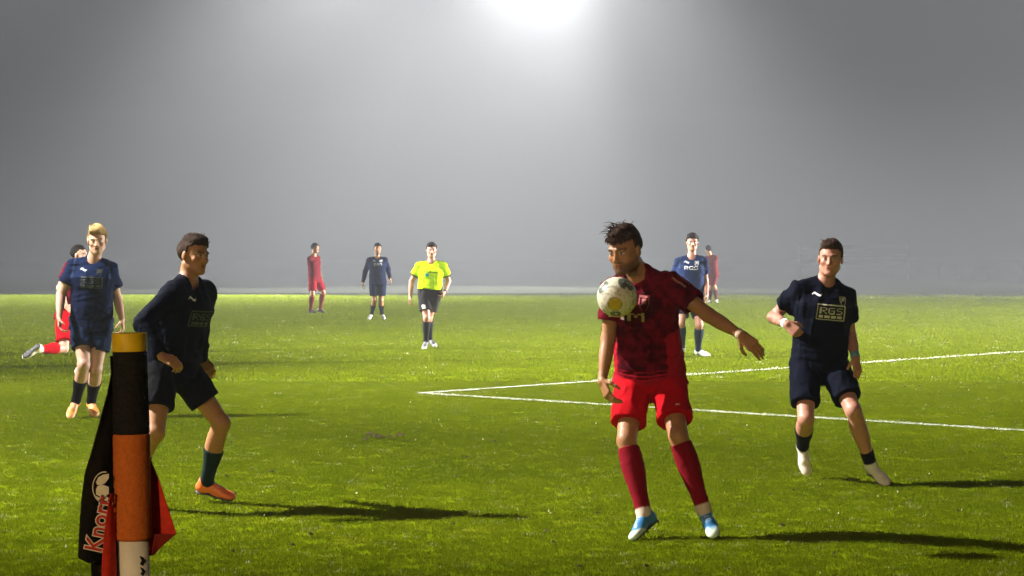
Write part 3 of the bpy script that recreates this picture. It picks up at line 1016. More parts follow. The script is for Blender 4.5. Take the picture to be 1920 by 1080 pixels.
    # trim: sleeve ends, hem, collar
    def trim(p):
        m = (UPm(p)).astype(np.float32)
        for q in 'RL':
            E, dd = ends[q]
            g = p - E
            t = g @ dd
            rr = np.linalg.norm(g - t[:, None] * dd, axis=1)
            # hollow sleeve mouth
            ri = (.058 if sl <= 1 else .029) * s
            m = np.maximum(m, np.minimum(ri - rr, np.minimum(t + .03, .05 - t)))
        return m
    def UPm(p):
        return -((p - HEM) @ UP) + .006 * np.sin((p @ X) * 22 + seed)
    K.custom(trim, 'i')
    nb = NK + F * .022 * s - UP * .012 * s
    nd = nrm(HC - hU * .06 * hs - nb + F * .035)
    K.cone(nb - nd * .03, nb + nd * .12, .058 * s, .070 * s, 's', .006 * s)
    Vj, Fj = K.mesh(h)
    jc = np.tile(np.array(sp['jersey'], np.float32), (len(Vj), 1))
    ctx = dict(PEL=PEL, NK=NK, UP=UP, X=X, F=F, HEM=HEM, SH=SH, EL=EL, s=s, ends=ends)
    if 'jersey_fn' in sp:
        jc = sp['jersey_fn'](Vj, jc, ctx)
    jo = mesh_np('jersey', Vj, Fj, M_CLOTH, root, True, jc)
    # ---------------------------------------------------------------- shorts
    Q = SDF()
    Q.ecap(PEL - UP * .03 * s, PEL + UP * .07 * s, XH, F, ((.160 * bw + .012) * s, (.108 * bw + .012) * s), ((.135 * bw + .004) * s, (.092 * bw + .004) * s), k=.03)
    shl = sp.get('shorts_len', .80)
    cuts = []
    for q in 'RL':
        dv = KN[q] - HP[q]
        e = HP[q] + dv * shl
        Q.cone(HP[q], e, .104 * s, (.082 + .012 * sp.get('flare', 1)) * s, k=.022)
        Q.cone(HP[q] + dv * .3, e, .098 * s, (.082 + .012 * sp.get('flare', 1)) * s, k=.01, cap=True)
        cuts.append((e, nrm(dv)))
    Q.custom(folds(XH, U, .0115 * s, seed + 9, 11, 6))
    def scut(p):
        m = np.full(len(p), -1.0, np.float32)
        for (e, dd), o in ((cuts[0], cuts[1]), (cuts[1], cuts[0])):
            g = p - e; t = g @ dd
            rr = np.linalg.norm(g - t[:, None] * dd, axis=1)
            go = p - o[0]; to = go @ o[1]; ro = np.linalg.norm(go - np.clip(to, -.4, .0)[:, None] * o[1], axis=1)
            own = rr < .115 * s
            m = np.maximum(m, np.where(own & (t > -.06), np.minimum(t, .2 - t), -1.0))
            m = np.maximum(m, np.minimum(.060 * s - rr, np.minimum(t + .025, .05 - t)))
        return m
    Q.custom(scut, 'i')
    Vs, Fs = Q.mesh(h)
    sc = np.tile(np.array(sp['shorts'], np.float32), (len(Vs), 1))
    if 'shorts_fn' in sp:
        sc = sp['shorts_fn'](Vs, sc, dict(ctx, cuts=cuts))
    so = mesh_np('shorts', Vs, Fs, M_CLOTH, root, True, sc)
    # ---------------------------------------------------------------- socks and boots
    low = []
    for q in 'RL':
        G = SDF()
        t0, t1 = sp.get('sock', (.2, .98)); 
        if q + 'sock' in sp: t0, t1 = sp[q + 'sock']
        ax = AN[q] - KN[q]
        bk = nrm(v3(sp.get('calf', -FH))); bk = nrm(bk - nrm(ax) * float(bk @ nrm(ax)))
        G.cone(KN[q], AN[q], .059 * s, .0415 * s, k=.02 * s, bulge=.009 * s)
        G.ell((KN[q] * .66 + AN[q] * .34) + bk * .018 * s, np.stack(part_frame(ax, bk)), np.array([.056, .052, .12]) * s, k=.03 * s)
        a0 = KN[q] + ax * t0; a1 = KN[q] + ax * t1
        T_, U_, X_ = foot_frame(AN[q], sp[q + 't'], KN[q] - AN[q])
        G.cone(AN[q], AN[q] + T_ * .06 * s - U_ * .040 * s, .040 * s, .028 * s, k=.02 * s)
        G.custom(folds(nrm(ax), bk, .0022 * s, seed + 20, 24, 8))
        G.plane(a0, -ax)
        Vk, Fk = G.mesh(h)
        kc = np.tile(np.array(sp['socks'], np.float32), (len(Vk), 1))
        tt = (Vk - KN[q]) @ ax / float(ax @ ax)
        if 'sock_low' in sp:
            m = np.clip((tt - t1) * 60, 0, 1)[:, None]
            kc = kc * (1 - m) + np.array(sp['sock_low']) * m
        mesh_np('sock', Vk, Fk, M_SOCK, root, True, kc)
        low.append(make_boot(root, AN[q], sp[q + 't'], KN[q] - AN[q], s, sp, h * .9, 1 if q == 'R' else -1))
    print('PERSON', sp['id'], 'crown', round(float(V[:, 2].max()), 2), 'low R/L', [round(float(x), 3) for x in low],
          'y', round(float(root_loc[1]), 2), 'verts', len(V) + len(Vj) + len(Vs), 'hipz', round(float(PEL[2]), 2), 'torso', round(float(np.linalg.norm(NK - PEL)) / s, 2))
    return dict(root=root, jersey=jo, shorts=so, V=Vj, F=Fj, Vs=Vs, Fs=Fs, WR=WR, EL=EL, KN=KN, AN=AN, X=X, Fv=F, U=U, PEL=PEL, NK=NK, s=s, HC=HC)

# ------------------------------------------------------------------ prints on cloth
from mathutils.bvhtree import BVHTree

def wrap_print(name, mat, verts2, faces, parent, Vc, Fc, centre, X, U, F, off=.0025, label=None):
    """flat print (verts2 = list of (x, u) metres) laid onto the cloth from the front"""
    bvh = wrap_print.cache.get(parent.name)
    if bvh is None:
        bvh = BVHTree.FromPolygons([tuple(map(float, v)) for v in Vc], [tuple(map(int, f)) for f in Fc])
        wrap_print.cache[parent.name] = bvh
    out = []
    for (x, u) in verts2:
        p = centre + X * x + U * u
        o = Vector(p + F * .35)
        hit = bvh.ray_cast(o, Vector(-F), .6)
        if hit[0] is not None:
            q = hit[0] + Vector(F) * off
        else:
            q = Vector(p)
        out.append(tuple(q - origin_of(parent)))
    me = bpy.data.meshes.new(name)
    me.from_pydata(out, [], faces)
    me.materials.append(mat)
    o = link(bpy.data.objects.new(name, me), parent)
    return o
wrap_print.cache = {}

def cells(shape_fn, w, h_, step):
    """a flat print rasterised into small cells where shape_fn(x, u) is true"""
    nx = int(w / step) + 1; ny = int(h_ / step) + 1
    idx = {}; V = []; F = []
    def vid(i, j):
        if (i, j) not in idx:
            idx[(i, j)] = len(V); V.append((-w / 2 + i * step, -h_ / 2 + j * step))
        return idx[(i, j)]
    for i in range(nx):
        for j in range(ny):
            x = -w / 2 + (i + .5) * step; u = -h_ / 2 + (j + .5) * step
            if shape_fn(x, u):
                F.append((vid(i, j), vid(i + 1, j), vid(i + 1, j + 1), vid(i, j + 1)))
    return V, F

GLYPH = {
 'R': ["11110", "10001", "10001", "11110", "10100", "10010", "10001"],
 'G': ["01111", "10000", "10000", "10111", "10001", "10001", "01111"],
 'S': ["01111", "10000", "10000", "01110", "00001", "00001", "11110"],
 'M': ["10001", "11011", "10101", "10101", "10001", "10001", "10001"],
 'A': ["01110", "10001", "10001", "11111", "10001", "10001", "10001"],
 'K': ["10001", "10010", "10100", "11000", "10100", "10010", "10001"],
 'n': ["00000", "00000", "11110", "11001", "10001", "10001", "10001"],
 'o': ["00000", "00000", "01110", "10001", "10001", "10001", "01110"],
 'r': ["00000", "00000", "10110", "11001", "10000", "10000", "10000"],
}
def text_fn(txt, w, h_, x0, u0, bold=.0):
    n = len(txt); cw = w / (n * 6 - 1)
    def fn(x, u):
        a = (x - x0 + w / 2) / cw; b = (u0 + h_ / 2 - u) / (h_ / 7)
        if b < 0 or b >= 7 or a < 0: return False
        k = int(a // 6); c = a - k * 6
        if k >= n or c >= 5: return False
        return GLYPH[txt[k]][int(b)][int(c)] == '1'
    return fn

def sponsor(R, mat, which='RGS', frame=True, du=-.19, dx=0.0, tilt=0.0, scale=1.0, step=.0045):
    s = R['s']
    c = R['NK'] + R['U'] * du * s + R['X'] * dx
    X = R['X'] * math.cos(tilt) + R['U'] * math.sin(tilt); U = R['U'] * math.cos(tilt) - R['X'] * math.sin(tilt)
    w, h_ = .20 * scale, .105 * scale
    t = text_fn(which, .16 * scale, .045 * scale, 0, .012 * scale)
    def fn(x, u):
        if t(x, u): return True
        if frame:
            e = w / 2 - abs(x); g = h_ / 2 - abs(u)
            if min(e, g) < .006 * scale: return True
            if -.040 * scale < u < -.022 * scale and abs(x) < .082 * scale and (int((x + 1) / (.009 * scale)) % 5 != 0): return True
        return False
    V, F = cells(fn, w, h_, step)
    o = wrap_print('sponsor_lettering', mat, V, F, R['jersey'], R['V'], R['F'], c, X, U, R['Fv'])

def swoosh(R, mat, du=-.085, dx=-.075, step=.004, scale=1.0):
    """small slanted maker's flash on the right breast"""
    def fn(x, u):
        x /= scale; u /= scale
        return abs(u - .25 * x + .012 * math.sin(x * 90)) < .007 * (1 - (x / .032) ** 2) + .001
    V, F = cells(fn, .062 * scale, .034 * scale, step)
    wrap_print('chest_flash', mat, V, F, R['jersey'], R['V'], R['F'], R['NK'] + R['U'] * du * R['s'] + R['X'] * dx, R['X'], R['U'], R['Fv'])

def crest(R, mat, du=-.095, dx=.075, step=.004, scale=1.0):
    def fn(x, u):
        x /= scale; u /= scale
        y = u + .004
        inside = abs(x) < .026 * (1 if y > 0 else math.sqrt(max(0, 1 + y / .036))) and y < .03
        if not inside: return False
        ring = abs(x) > .019 * (1 if y > 0 else math.sqrt(max(0, 1 + y / .036))) or y > .023
        return ring or abs(u - x * .8) < .005 or (abs(x) < .011 and abs(u - .004) < .012)
    V, F = cells(fn, .06 * scale, .08 * scale, step)
    wrap_print('club_crest', mat, V, F, R['jersey'], R['V'], R['F'], R['NK'] + R['U'] * du * R['s'] + R['X'] * dx, R['X'], R['U'], R['Fv'])

def band(R, side, t, width, rad, mat, name):
    a = R['EL'][side]; b = R['WR'][side]; d = nrm(b - a)
    c = a + (b - a) * t
    MB().tube([c - d * width / 2, c - d * width * .4, c + d * width * .4, c + d * width / 2], [rad * .92, rad, rad * .97, rad * .9], 20, True).build(name, mat, R['root'], True)

# ================================================================== the players
NAVY = (.006, .010, .032); NAVY_D = (.0030, .0040, .010); RED = (.46, .004, .010); BLACK = (.004, .004, .005)
HB = (.035, .018, .011); HBK = (.012, .010, .009)
Xp, Xm = (1, 0, 0), (-1, 0, 0)

def navy_fn(V, c, k):
    """navy shirt: darker side panels and pale piping on the shoulders"""
    x = (V - k['NK']) @ k['X'] / k['s']; u = (V - k['NK']) @ k['UP'] / k['s']; f = (V - k['NK']) @ k['F'] / k['s']
    m = np.clip((u + .17) / .02, 0, 1)[:, None]
    c = c * (1 - m) + np.array((.008, .016, .052)) * m
    for g in (-1, 1):
        p = np.abs(np.abs(x) - (.155 + .10 * np.clip(-u, 0, .3))) < .004
        c[p & (u > -.16) & (f > .0)] = (.06, .08, .15)
    return c

def red_fade(V, c, k):
    """dark maroon mottled shirt that breaks up into plain red towards the hem, in zigzags"""
    x = (V - k['NK']) @ k['X'] / k['s']; u = (V - k['HEM']) @ k['UP'] / k['s']; f = (V - k['NK']) @ k['F'] / k['s']
    n = vnoise(V, 26.0, 2) * .5 + vnoise(V, 60.0, 3) * .35
    base = np.array((.105, .0035, .010)); dark = np.array((.048, .0025, .006)); mid = np.array((.155, .005, .016))
    col = np.where((n > .12)[:, None], mid, np.where((n < -.18)[:, None], dark, base))
    zig = .055 + .010 * np.abs(((x * 9) % 1) * 2 - 1) + .008 * vnoise(V, 20., 5)
    band = ((u % .028) / .028 < np.clip(1.2 - (u - zig) / .08, 0, 1)) & (u < zig + .09)
    col = np.where((u < zig)[:, None], np.array(RED), col)
    col = np.where((band & (u >= zig))[:, None], np.array((.40, .010, .026)), col)
    side = (np.abs(x) > .150 - .02 * n) & (u < .36)
    col = np.where((side & (u < .40))[:, None], np.array((.36, .009, .022)), col)
    # pale piping along the sleeve seam
    for q in 'RL':
        a = k['SH'][q]; b = k['ends'][q][0]; ax = nrm(b - a)
        t = (V - a) @ ax; g = V - a - t[:, None] * ax
        up = g @ nrm(k['UP'] - ax * float(k['UP'] @ ax)); fo = g @ nrm(np.cross(ax, k['UP']))
        m = (np.abs(np.abs(fo) - .022) < .005) & (up > 0) & (t > .01) & (t < .11)
        col[m] = (.42, .22, .16)
    return col.astype(np.float32)

def ref_fn(V, c, k):
    x = (V - k['NK']) @ k['X'] / k['s']; u = (V - k['NK']) @ k['UP'] / k['s']; f = (V - k['NK']) @ k['F'] / k['s']
    c[(np.abs(u + .155) < .008) & (np.abs(np.abs(x) - .075) < .05) & (f > 0)] = (.02, .03, .01)
    c[(np.abs(u + .15) < .012) & (np.abs(x) < .014 - .5 * (u + .15)) & (f > 0)] = (.02, .03, .01)
    c[(np.abs(u + .205) < .028) & (np.abs(x + .055) < .026) & (f > 0)] = (.02, .25, .30)
    c[(u > -.075) & (np.abs(x) > .07) & (np.abs(f) < .022)] = (.04, .06, .01)
    for q in 'RL':
        e, d = k['ends'][q]
        t = (V - e) @ d; r = np.linalg.norm(V - e - t[:, None] * d, axis=1)
        c[(t > -.022) & (r < .1)] = (.03, .03, .015)
    return c

def ref_shorts(V, c, k):
    e, d = k['cuts'][0]
    t = (V - e) @ d; x = (V - e) @ k['X']; f = (V - e) @ k['F']
    c[(t > -.075) & (t < -.008) & (np.abs(x + .035 - .3 * (t + .04)) < .028) & (f > 0)] = (.75, .75, .72)
    return c

def red_shorts(V, c, k):
    e, d = k['cuts'][1]
    t = (V - e) @ d; x = (V - e) @ k['X']; f = (V - e) @ k['F']
    c[(np.abs(t + .035 + .3 * (x - .03)) < .0075) & (np.abs(x - .045) < .028) & (f > 0)] = (.75, .45, .35)
    return c

MAIN = dict(id='main', h=.0052, s=.985, d=12.0, pd=.22, nd=.0, yaw=-22, hip_yaw=-8, bulk=1.08, loose=1.1, hem=.045,
    pelvis=(1219, 706), neck=(1201, 512), Rs=(1151, 541), Ls=(1256, 533),
    Re=(1139, 648, 1), Rw=(1129, 716, -1), Rh=(1145, 752, -.05, .45, (.5, .4, .3)),
    Le=(1327, 590, -1), Lw=(1391, 629, -1), Lh=(1428, 662, -.02, .28, (.35, .8, -.5)),
    Rk=(1175, 826, -1), Ra=(1207, 962, -1), Rt=(-.55, -.72, -.36),
    Lk=(1272, 818, -1), La=(1320, 957, -1), Lt=(.16, -.84, -.42),
    head=(1171, 468), hd=-.06, face=(-34, 16, -4), hs=1.10,
    skin='tan', hair_col=HB, beard=1.0, wisps=75, wisp_len=.085, top=.004, hair_thick=.006, hairline=.072, curl=.006,
    jersey=(.1, .005, .01), jersey_fn=red_fade, shorts=RED, shorts_fn=red_shorts, shorts_len=.73, socks=(.20, .004, .012), sock=(.10, .93), sock_low=(.62, .50, .40),
    boot=(.05, .22, .46), boot2=(.60, .72, .58), seed=3,
    label='footballer in dark maroon shirt and red shorts controlling the ball on his chest')
RGS = dict(id='right', h=.0056, s=1.0, d=14.75, pd=.0, nd=0, yaw=6, hip_yaw=4, hem=.06,
    pelvis=(1535, 681), neck=(1546, 529), Rs=(1503, 540), Ls=(1584, 552),
    Re=(1450, 595, 1), Rw=(1476, 608, -1), Rh=(1492, 622, -.03, 1.25, (.6, .3, -.5)),
    Le=(1594, 628, 1), Lw=(1605, 674, -1), Lh=(1610, 712, -.05, .5, (-.5, .7, 0)),
    Rk=(1511, 785, -1), Ra=(1505, 836, 1), Rt=(.12, -.42, -.9),
    Lk=(1600, 770, -1), La=(1633, 872, 1), Lt=(.36, -.80, -.30), Rsock=(.42, .98), Lsock=(.74, .93),
    head=(1557, 484), hd=-.05, face=(-12, 4, 2), skin='red', hair_col=HB, hairline=.070, hair_thick=.010, top=.008, wisps=26, strands=False, tattoo=True,
    jersey=NAVY_D, shorts=NAVY_D, shorts_len=.74, socks=BLACK, sock_low=(.70, .66, .58), boot=(.74, .66, .55), seed=14,
    label='footballer in navy kit with RGS lettering and white wristband, right of the red player')
RUN = dict(id='runner', h=.0056, s=.99, d=13.25, nd=-.05, yaw=50, hip_yaw=62, hem=.07, sleeve=2,
    pelvis=(322, 690), neck=(352, 526), Rs=(327, 548), Ls=(383, 549),
    Re=(267, 604, -1), Rw=(303, 668, -1), Rh=(330, 681, -.03, .7, (.2, .5, -.8)),
    Le=(372, 622, 1), Lw=(379, 672, 1), Lh=(394, 695, .0, .55, (-.3, .9, .2)),
    Rk=(291, 812, -1), Ra=(243, 896, 1), Rt=(.62, .05, -.78),
    Lk=(415, 794, 1), La=(387, 903, 1), Lt=(.93, -.12, -.20), calf=(-.8, .4, 0),
    head=(364, 478), hd=-.03, face=(52, 6, 8), skin='tan', hair_col=(.030, .016, .009), hairline=.066, hair_thick=.012, top=.006, wisps=20, strands=False,
    jersey=NAVY_D, shorts=BLACK, shorts_len=.62, socks=(.008, .02, .016), sock=(.45, .97), boot=(.85, .17, .04), seed=21,
    label='long sleeved navy footballer running behind the corner post in orange boots')
BLOND = dict(id='blonde', h=.0075, s=1.05, d=20.3, yaw=0, hem=.085, loose=1.1,
    pelvis=(171, 603), neck=(175, 488), Rs=(140, 497), Ls=(206, 503),
    Re=(114, 553, -1), Rw=(111, 596, -1), Rh=(113, 618, -.03, .6, Xp),
    Le=(220, 558, 1), Lw=(229, 600, -1), Lh=(231, 622, -.03, .8, Xm),
    Rk=(157, 684, -1), Ra=(143, 750, 1), Rt=(-.1, -.8, -.5),
    Lk=(180, 692, -1), La=(171, 752, 1), Lt=(.38, -.85, -.32), sock=(.42, .84),
    head=(182, 450), hd=-.06, face=(8, 10, -2), hs=1.02, skin='lit', wisps=40, strands=False, hair_col=(.20, .12, .045), hair_tip=(.48, .32, .13), hairline=.064, hair_thick=.013, top=.014, fringe=True,
    jersey=NAVY, jersey_fn=navy_fn, shorts=(.008, .015, .042), shorts_len=.62, socks=BLACK, curl=.014, boot=(.92, .36, .07), boot2=(.80, .42, .16), seed=31,
    label='tall blond footballer in navy kit and peach boots walking left of the corner post')
HIDRED = dict(id='hidden', h=.0095, s=1.0, d=25.8, yaw=80, hem=.07, nd=.1,
    pelvis=(126, 592), neck=(144, 494),
    Re=(112, 540, -1), Rw=(124, 575, -1), Rh=(134, 582, -.02, .9, (0, 1, 0)),
    Le=(160, 535, 1), Lw=(168, 510, 1), Lh=(173, 500, .0, .9, (0, -1, 0)),
    Rk=(120, 653, -1), Ra=(72, 655, -1), Rt=(-.80, -.05, -.62),
    Lk=(160, 645, 1), La=(150, 693, 1), Lt=(.9, 0, -.25), calf=(-.3, 0, .9), sock=(.28, .88),
    head=(149, 478), face=(75, 0, 8), skin='lit', hair_col=HBK, hair_thick=.006, hairline=.06,
    jersey=(.12, .006, .012), shorts=RED, shorts_len=.8, socks=RED, sock_low=(.75, .70, .55), boot=(.80, .74, .55), seed=41,
    label='running footballer in red kicking one heel back, half hidden behind the blond player')
FARRED = dict(id='farred', h=.012, s=1.0, d=54.3, yaw=62, hem=.09,
    pelvis=(590, 521), neck=(588, 480),
    Re=(583, 502, 1), Rw=(587, 520, -1), Rh=(590, 529, -.02, .5, (0, 1, 0)),
    Le=(597, 502, 1), Lw=(601, 519, 1), Lh=(603, 528, 0, .5, (0, -1, 0)),
    Rk=(586, 552, -1), Ra=(582, 580, 1), Rt=(.8, -.5, -.1),
    Lk=(606, 548, 1), La=(600, 578, 1), Lt=(.85, -.3, -.3),
    head=(591, 465), face=(62, 5, 3), skin='tan', hair_col=HBK, hairline=.06,
    jersey=(.115, .008, .014), shorts=(.22, .006, .014), shorts_len=.8, socks=(.12, .008, .012), sock=(.1, .98), boot=(.06, .05, .05), seed=51,
    label='far footballer in red turned sideways, leftmost of the three figures near the halfway line')
FARNAVY = dict(id='farnavy', h=.011, s=1.0, d=49.0, yaw=8, hem=.08, sleeve=2,
    pelvis=(708, 527), neck=(707, 483),
    Re=(685, 509, 1), Rw=(680, 531, -1), Rh=(679, 542, -.02, .6, Xp),
    Le=(728, 506, 1), Lw=(732, 523, -1), Lh=(734, 531, -.03, .7, Xm),
    Rk=(702, 564, -1), Ra=(697, 588, 1), Rt=(-.2, -.9, -.35),
    Lk=(714, 564, -1), La=(716, 588, 1), Lt=(.3, -.9, -.3), sock=(.35, .9),
    head=(708, 466), face=(8, 5, 0), skin='tan', hair_col=HBK, hairline=.06, beard=.6,
    jersey=NAVY, shorts=NAVY, shorts_len=.78, socks=BLACK, boot=(.8, .78, .70), seed=61,
    label='far footballer in long sleeved navy shirt walking towards us left of the referee')
REF = dict(id='ref', h=.0095, s=1.0, d=34.6, yaw=0, hem=-.05, loose=1.2,
    pelvis=(806, 548), neck=(809, 492), Rs=(787, 498), Ls=(831, 498),
    Re=(772, 527, 1), Rw=(769, 557, -1), Rh=(767, 574, -.03, .7, Xp),
    Le=(841, 527, 1), Lw=(834, 548, -1), Lh=(829, 556, -.05, .9, Xm),
    Rk=(800, 596, -1), Ra=(799, 638, 1), Rt=(-.15, -.85, -.42),
    Lk=(804, 598, 1), La=(806, 634, 1), Lt=(.5, -.8, -.4), sock=(.12, .98),
    head=(809, 469), face=(6, 4, 0), skin='red', hair_col=HBK, hairline=.066, fringe=True,
    jersey=(.52, .80, .004), jersey_fn=ref_fn, shorts=(.022, .020, .020), shorts_fn=ref_shorts, shorts_len=.72, socks=(.016, .016, .018), boot=(.12, .12, .12), boot2=(.7, .7, .7), seed=71,
    label='referee in bright yellow shirt and black shorts walking up the pitch')
MIDNAVY = dict(id='midnavy', h=.009, s=1.05, d=32.1, yaw=-6, hem=.13,
    pelvis=(1294, 557), neck=(1297, 482), Rs=(1274, 491), Ls=(1318, 489),
    Re=(1262, 524, 1), Rw=(1262, 552, -1), Rh=(1262, 564, -.03, .5, Xp),
    Le=(1323, 526, 1), Lw=(1325, 553, -1), Lh=(1325, 565, -.03, .6, Xm),
    Rk=(1277, 606, -1), Ra=(1279, 651, 1), Rt=(-.2, -.9, -.2),
    Lk=(1311, 609, -1), La=(1309, 655, 1), Lt=(.72, -.65, -.15), sock=(.12, .98),
    head=(1298, 454), face=(0, 4, 0), skin='red', hair_col=HBK, hairline=.062, hair_thick=.018, fringe=True,
    jersey=(.012, .022, .075), jersey_fn=navy_fn, shorts=(.009, .010, .018), shorts_len=.72, socks=(.012, .022, .038), boot=(.85, .85, .82), seed=81,
    label='footballer in navy kit and white boots standing behind the outstretched arm')
GHOST = dict(id='ghost', h=.014, s=1.0, d=64.5, yaw=150, hem=.08,
    pelvis=(1336, 515), neck=(1333, 480),
    Re=(1326, 497, 1), Rw=(1327, 512, 1), Rh=(1327, 519, 0, .5, Xm),
    Le=(1342, 497, 1), Lw=(1344, 512, 1), Lh=(1344, 519, 0, .5, Xm),
    Rk=(1333, 540, 1), Ra=(1331, 562, 1), Rt=(-.3, .9, -.1),
    Lk=(1341, 541, 1), La=(1343, 562, 1), Lt=(.2, .9, -.1), sock=(.1, .98),
    head=(1328, 468), face=(190, 0, 0), skin='tan', hair_col=HBK,
    jersey=(.10, .012, .016), shorts=(.12, .012, .016), shorts_len=.8, socks=(.08, .012, .016), boot=(.5, .5, .5), seed=91,
    label='faint footballer in red fading into the fog behind the right shoulder of the navy player')

import time as _t
_t0 = _t.time()
R1 = person(MAIN)
R2 = person(RGS)
R3 = person(RUN)
R4 = person(BLOND)
R5 = person(HIDRED)
R6 = person(FARRED)
R7 = person(FARNAVY)
R8 = person(REF)
R9 = person(MIDNAVY)
R10 = person(GHOST)
print('people', _t.time() - _t0)

M_PRINT_D = simple('shirt_print_dim', (.085, .09, .09), .6, .12, 90)
M_PRINT_R = simple('shirt_print_pink', (.50, .12, .12), .6, .2, 90)
sponsor(R2, M_PRINT, 'RGS', True, -.205, .022, -.02, 1.0)
swoosh(R2, M_PRINT_W, -.085, -.075)
crest(R2, M_PRINT, -.115, .105)
sponsor(R4, M_PRINT_D, 'RGS', True, -.20, .02, 0, 1.0, .006)
swoosh(R4, M_PRINT_W, -.085, -.065, .005, 1.15)
crest(R4, M_PRINT_D, -.10, .085, .006)
sponsor(R3, M_PRINT_D, 'RGS', True, -.21, .03, 0, .95, .006)
swoosh(R3, M_PRINT_W, -.09, -.05)
sponsor(R9, M_PRINT_W, 'RGS', False, -.17, .0, 0, 1.25, .009)
swoosh(R9, M_PRINT_W, -.075, -.07, .008, 1.3)
crest(R9, M_PRINT_W, -.085, .08, .008, 1.2)
sponsor(R7, M_PRINT_W, 'RGS', False, -.17, .0, 0, 1.1, .012)
swoosh(R7, M_PRINT_W, -.075, -.07, .010, 1.3)
crest(R7, M_PRINT_W, -.085, .08, .010, 1.2)
crest(R1, M_PRINT_R, -.12, .055, .004, 1.25)
sponsor(R1, simple('shirt_print_pale', (.62, .44, .38), .6, .2, 90), 'MM', False, -.215, -.055, -.10, 1.35, .0045)
band(R2, 'R', .90, .050, .034, M_BAND, 'wristband')
band(R2, 'L', .86, .045, .033, M_BAND_B, 'wristband')
band(R1, 'L', .95, .030, .0305, simple('wrist_tape_tan', (.62, .42, .28), .8, .12, 90), 'wrist_tape')
band(R8, 'L', .92, .030, .034, M_DARK, 'watch')

# ------------------------------------------------------------------ ball
def make_ball():
    c = P(1157, 557, 11.62); r = .110
    nu, nv = 96, 64
    V = []; F = []
    for i in range(nv + 1):
        th = math.pi * i / nv
        for j in range(nu):
            ph = 2 * math.pi * j / nu
            V.append((math.sin(th) * math.cos(ph), math.sin(th) * math.sin(ph), math.cos(th)))
    for i in range(nv):
        for j in range(nu):
            F.append((i * nu + j, (i + 1) * nu + j, (i + 1) * nu + (j + 1) % nu, i * nu + (j + 1) % nu))
    V = np.array(V, np.float32)
    # seams between twelve panels: the valley between the two nearest panel centres
    g = (1 + 5 ** .5) / 2
    Cn = np.array([(0, a, b * g) for a in (-1, 1) for b in (-1, 1)] + [(a, b * g, 0) for a in (-1, 1) for b in (-1, 1)] + [(b * g, 0, a) for a in (-1, 1) for b in (-1, 1)], np.float32)
    Cn /= np.linalg.norm(Cn, axis=1)[:, None]
    Rm = np.array(Matrix.Rotation(.5, 3, 'X') @ Matrix.Rotation(.35, 3, 'Z') @ Matrix.Rotation(.2, 3, 'Y'), np.float32)
    # turn one panel towards the camera, a little low and left
    t = nrm((-.16, -.92, -.34)); k = int(np.argmax(Cn @ t)); a = Cn[k]
    q = Vector(a).rotation_difference(Vector(t)); Cn = np.array([q @ Vector(x) for x in Cn], np.float32)
    dots = V @ Cn.T; srt = np.sort(np.arccos(np.clip(dots, -1, 1)), axis=1)
    gap = srt[:, 1] - srt[:, 0]
    groove = np.clip(1 - gap / .05, 0, 1)
    rad = r * (1 - .010 * groove)
    col = np.tile(np.array((.74, .68, .50), np.float32), (len(V), 1))
    col *= (1 - .35 * groove)[:, None]
    face = V @ t
    ang = np.arccos(np.clip(face, -1, 1))
    col[ang < .33] = (.62, .46, .02)
    col[(ang > .33) & (ang < .37)] = (.25, .20, .05)
    n = vnoise(V, 2.6, 4); n2 = vnoise(V, 5.5, 8)
    green = (V @ nrm((.45, -.55, .70)) > .90) | (V @ nrm((-.75, -.45, .55)) > .93) | (V @ nrm((-.1, -.55, -.9)) > .96)
    m = green & (n2 > -.45) & (ang > .4)
    col[m] = (.12, .14, .11)
    m = (np.abs(n) < .07) & (ang > .45)
    col[m] *= .6
    col *= (1 - .18 * np.clip(vnoise(V, 9.0, 3), 0, 1))[:, None]
    o = mesh_np('football', V * rad[:, None], F, tinted('ball_skin', .35, .06, 60, .05, .5), None, True, col)
    o.location = c
    o['label'] = 'cream football with a yellow disc bouncing in front of the maroon shirt'
    o['category'] = 'football'
make_ball()

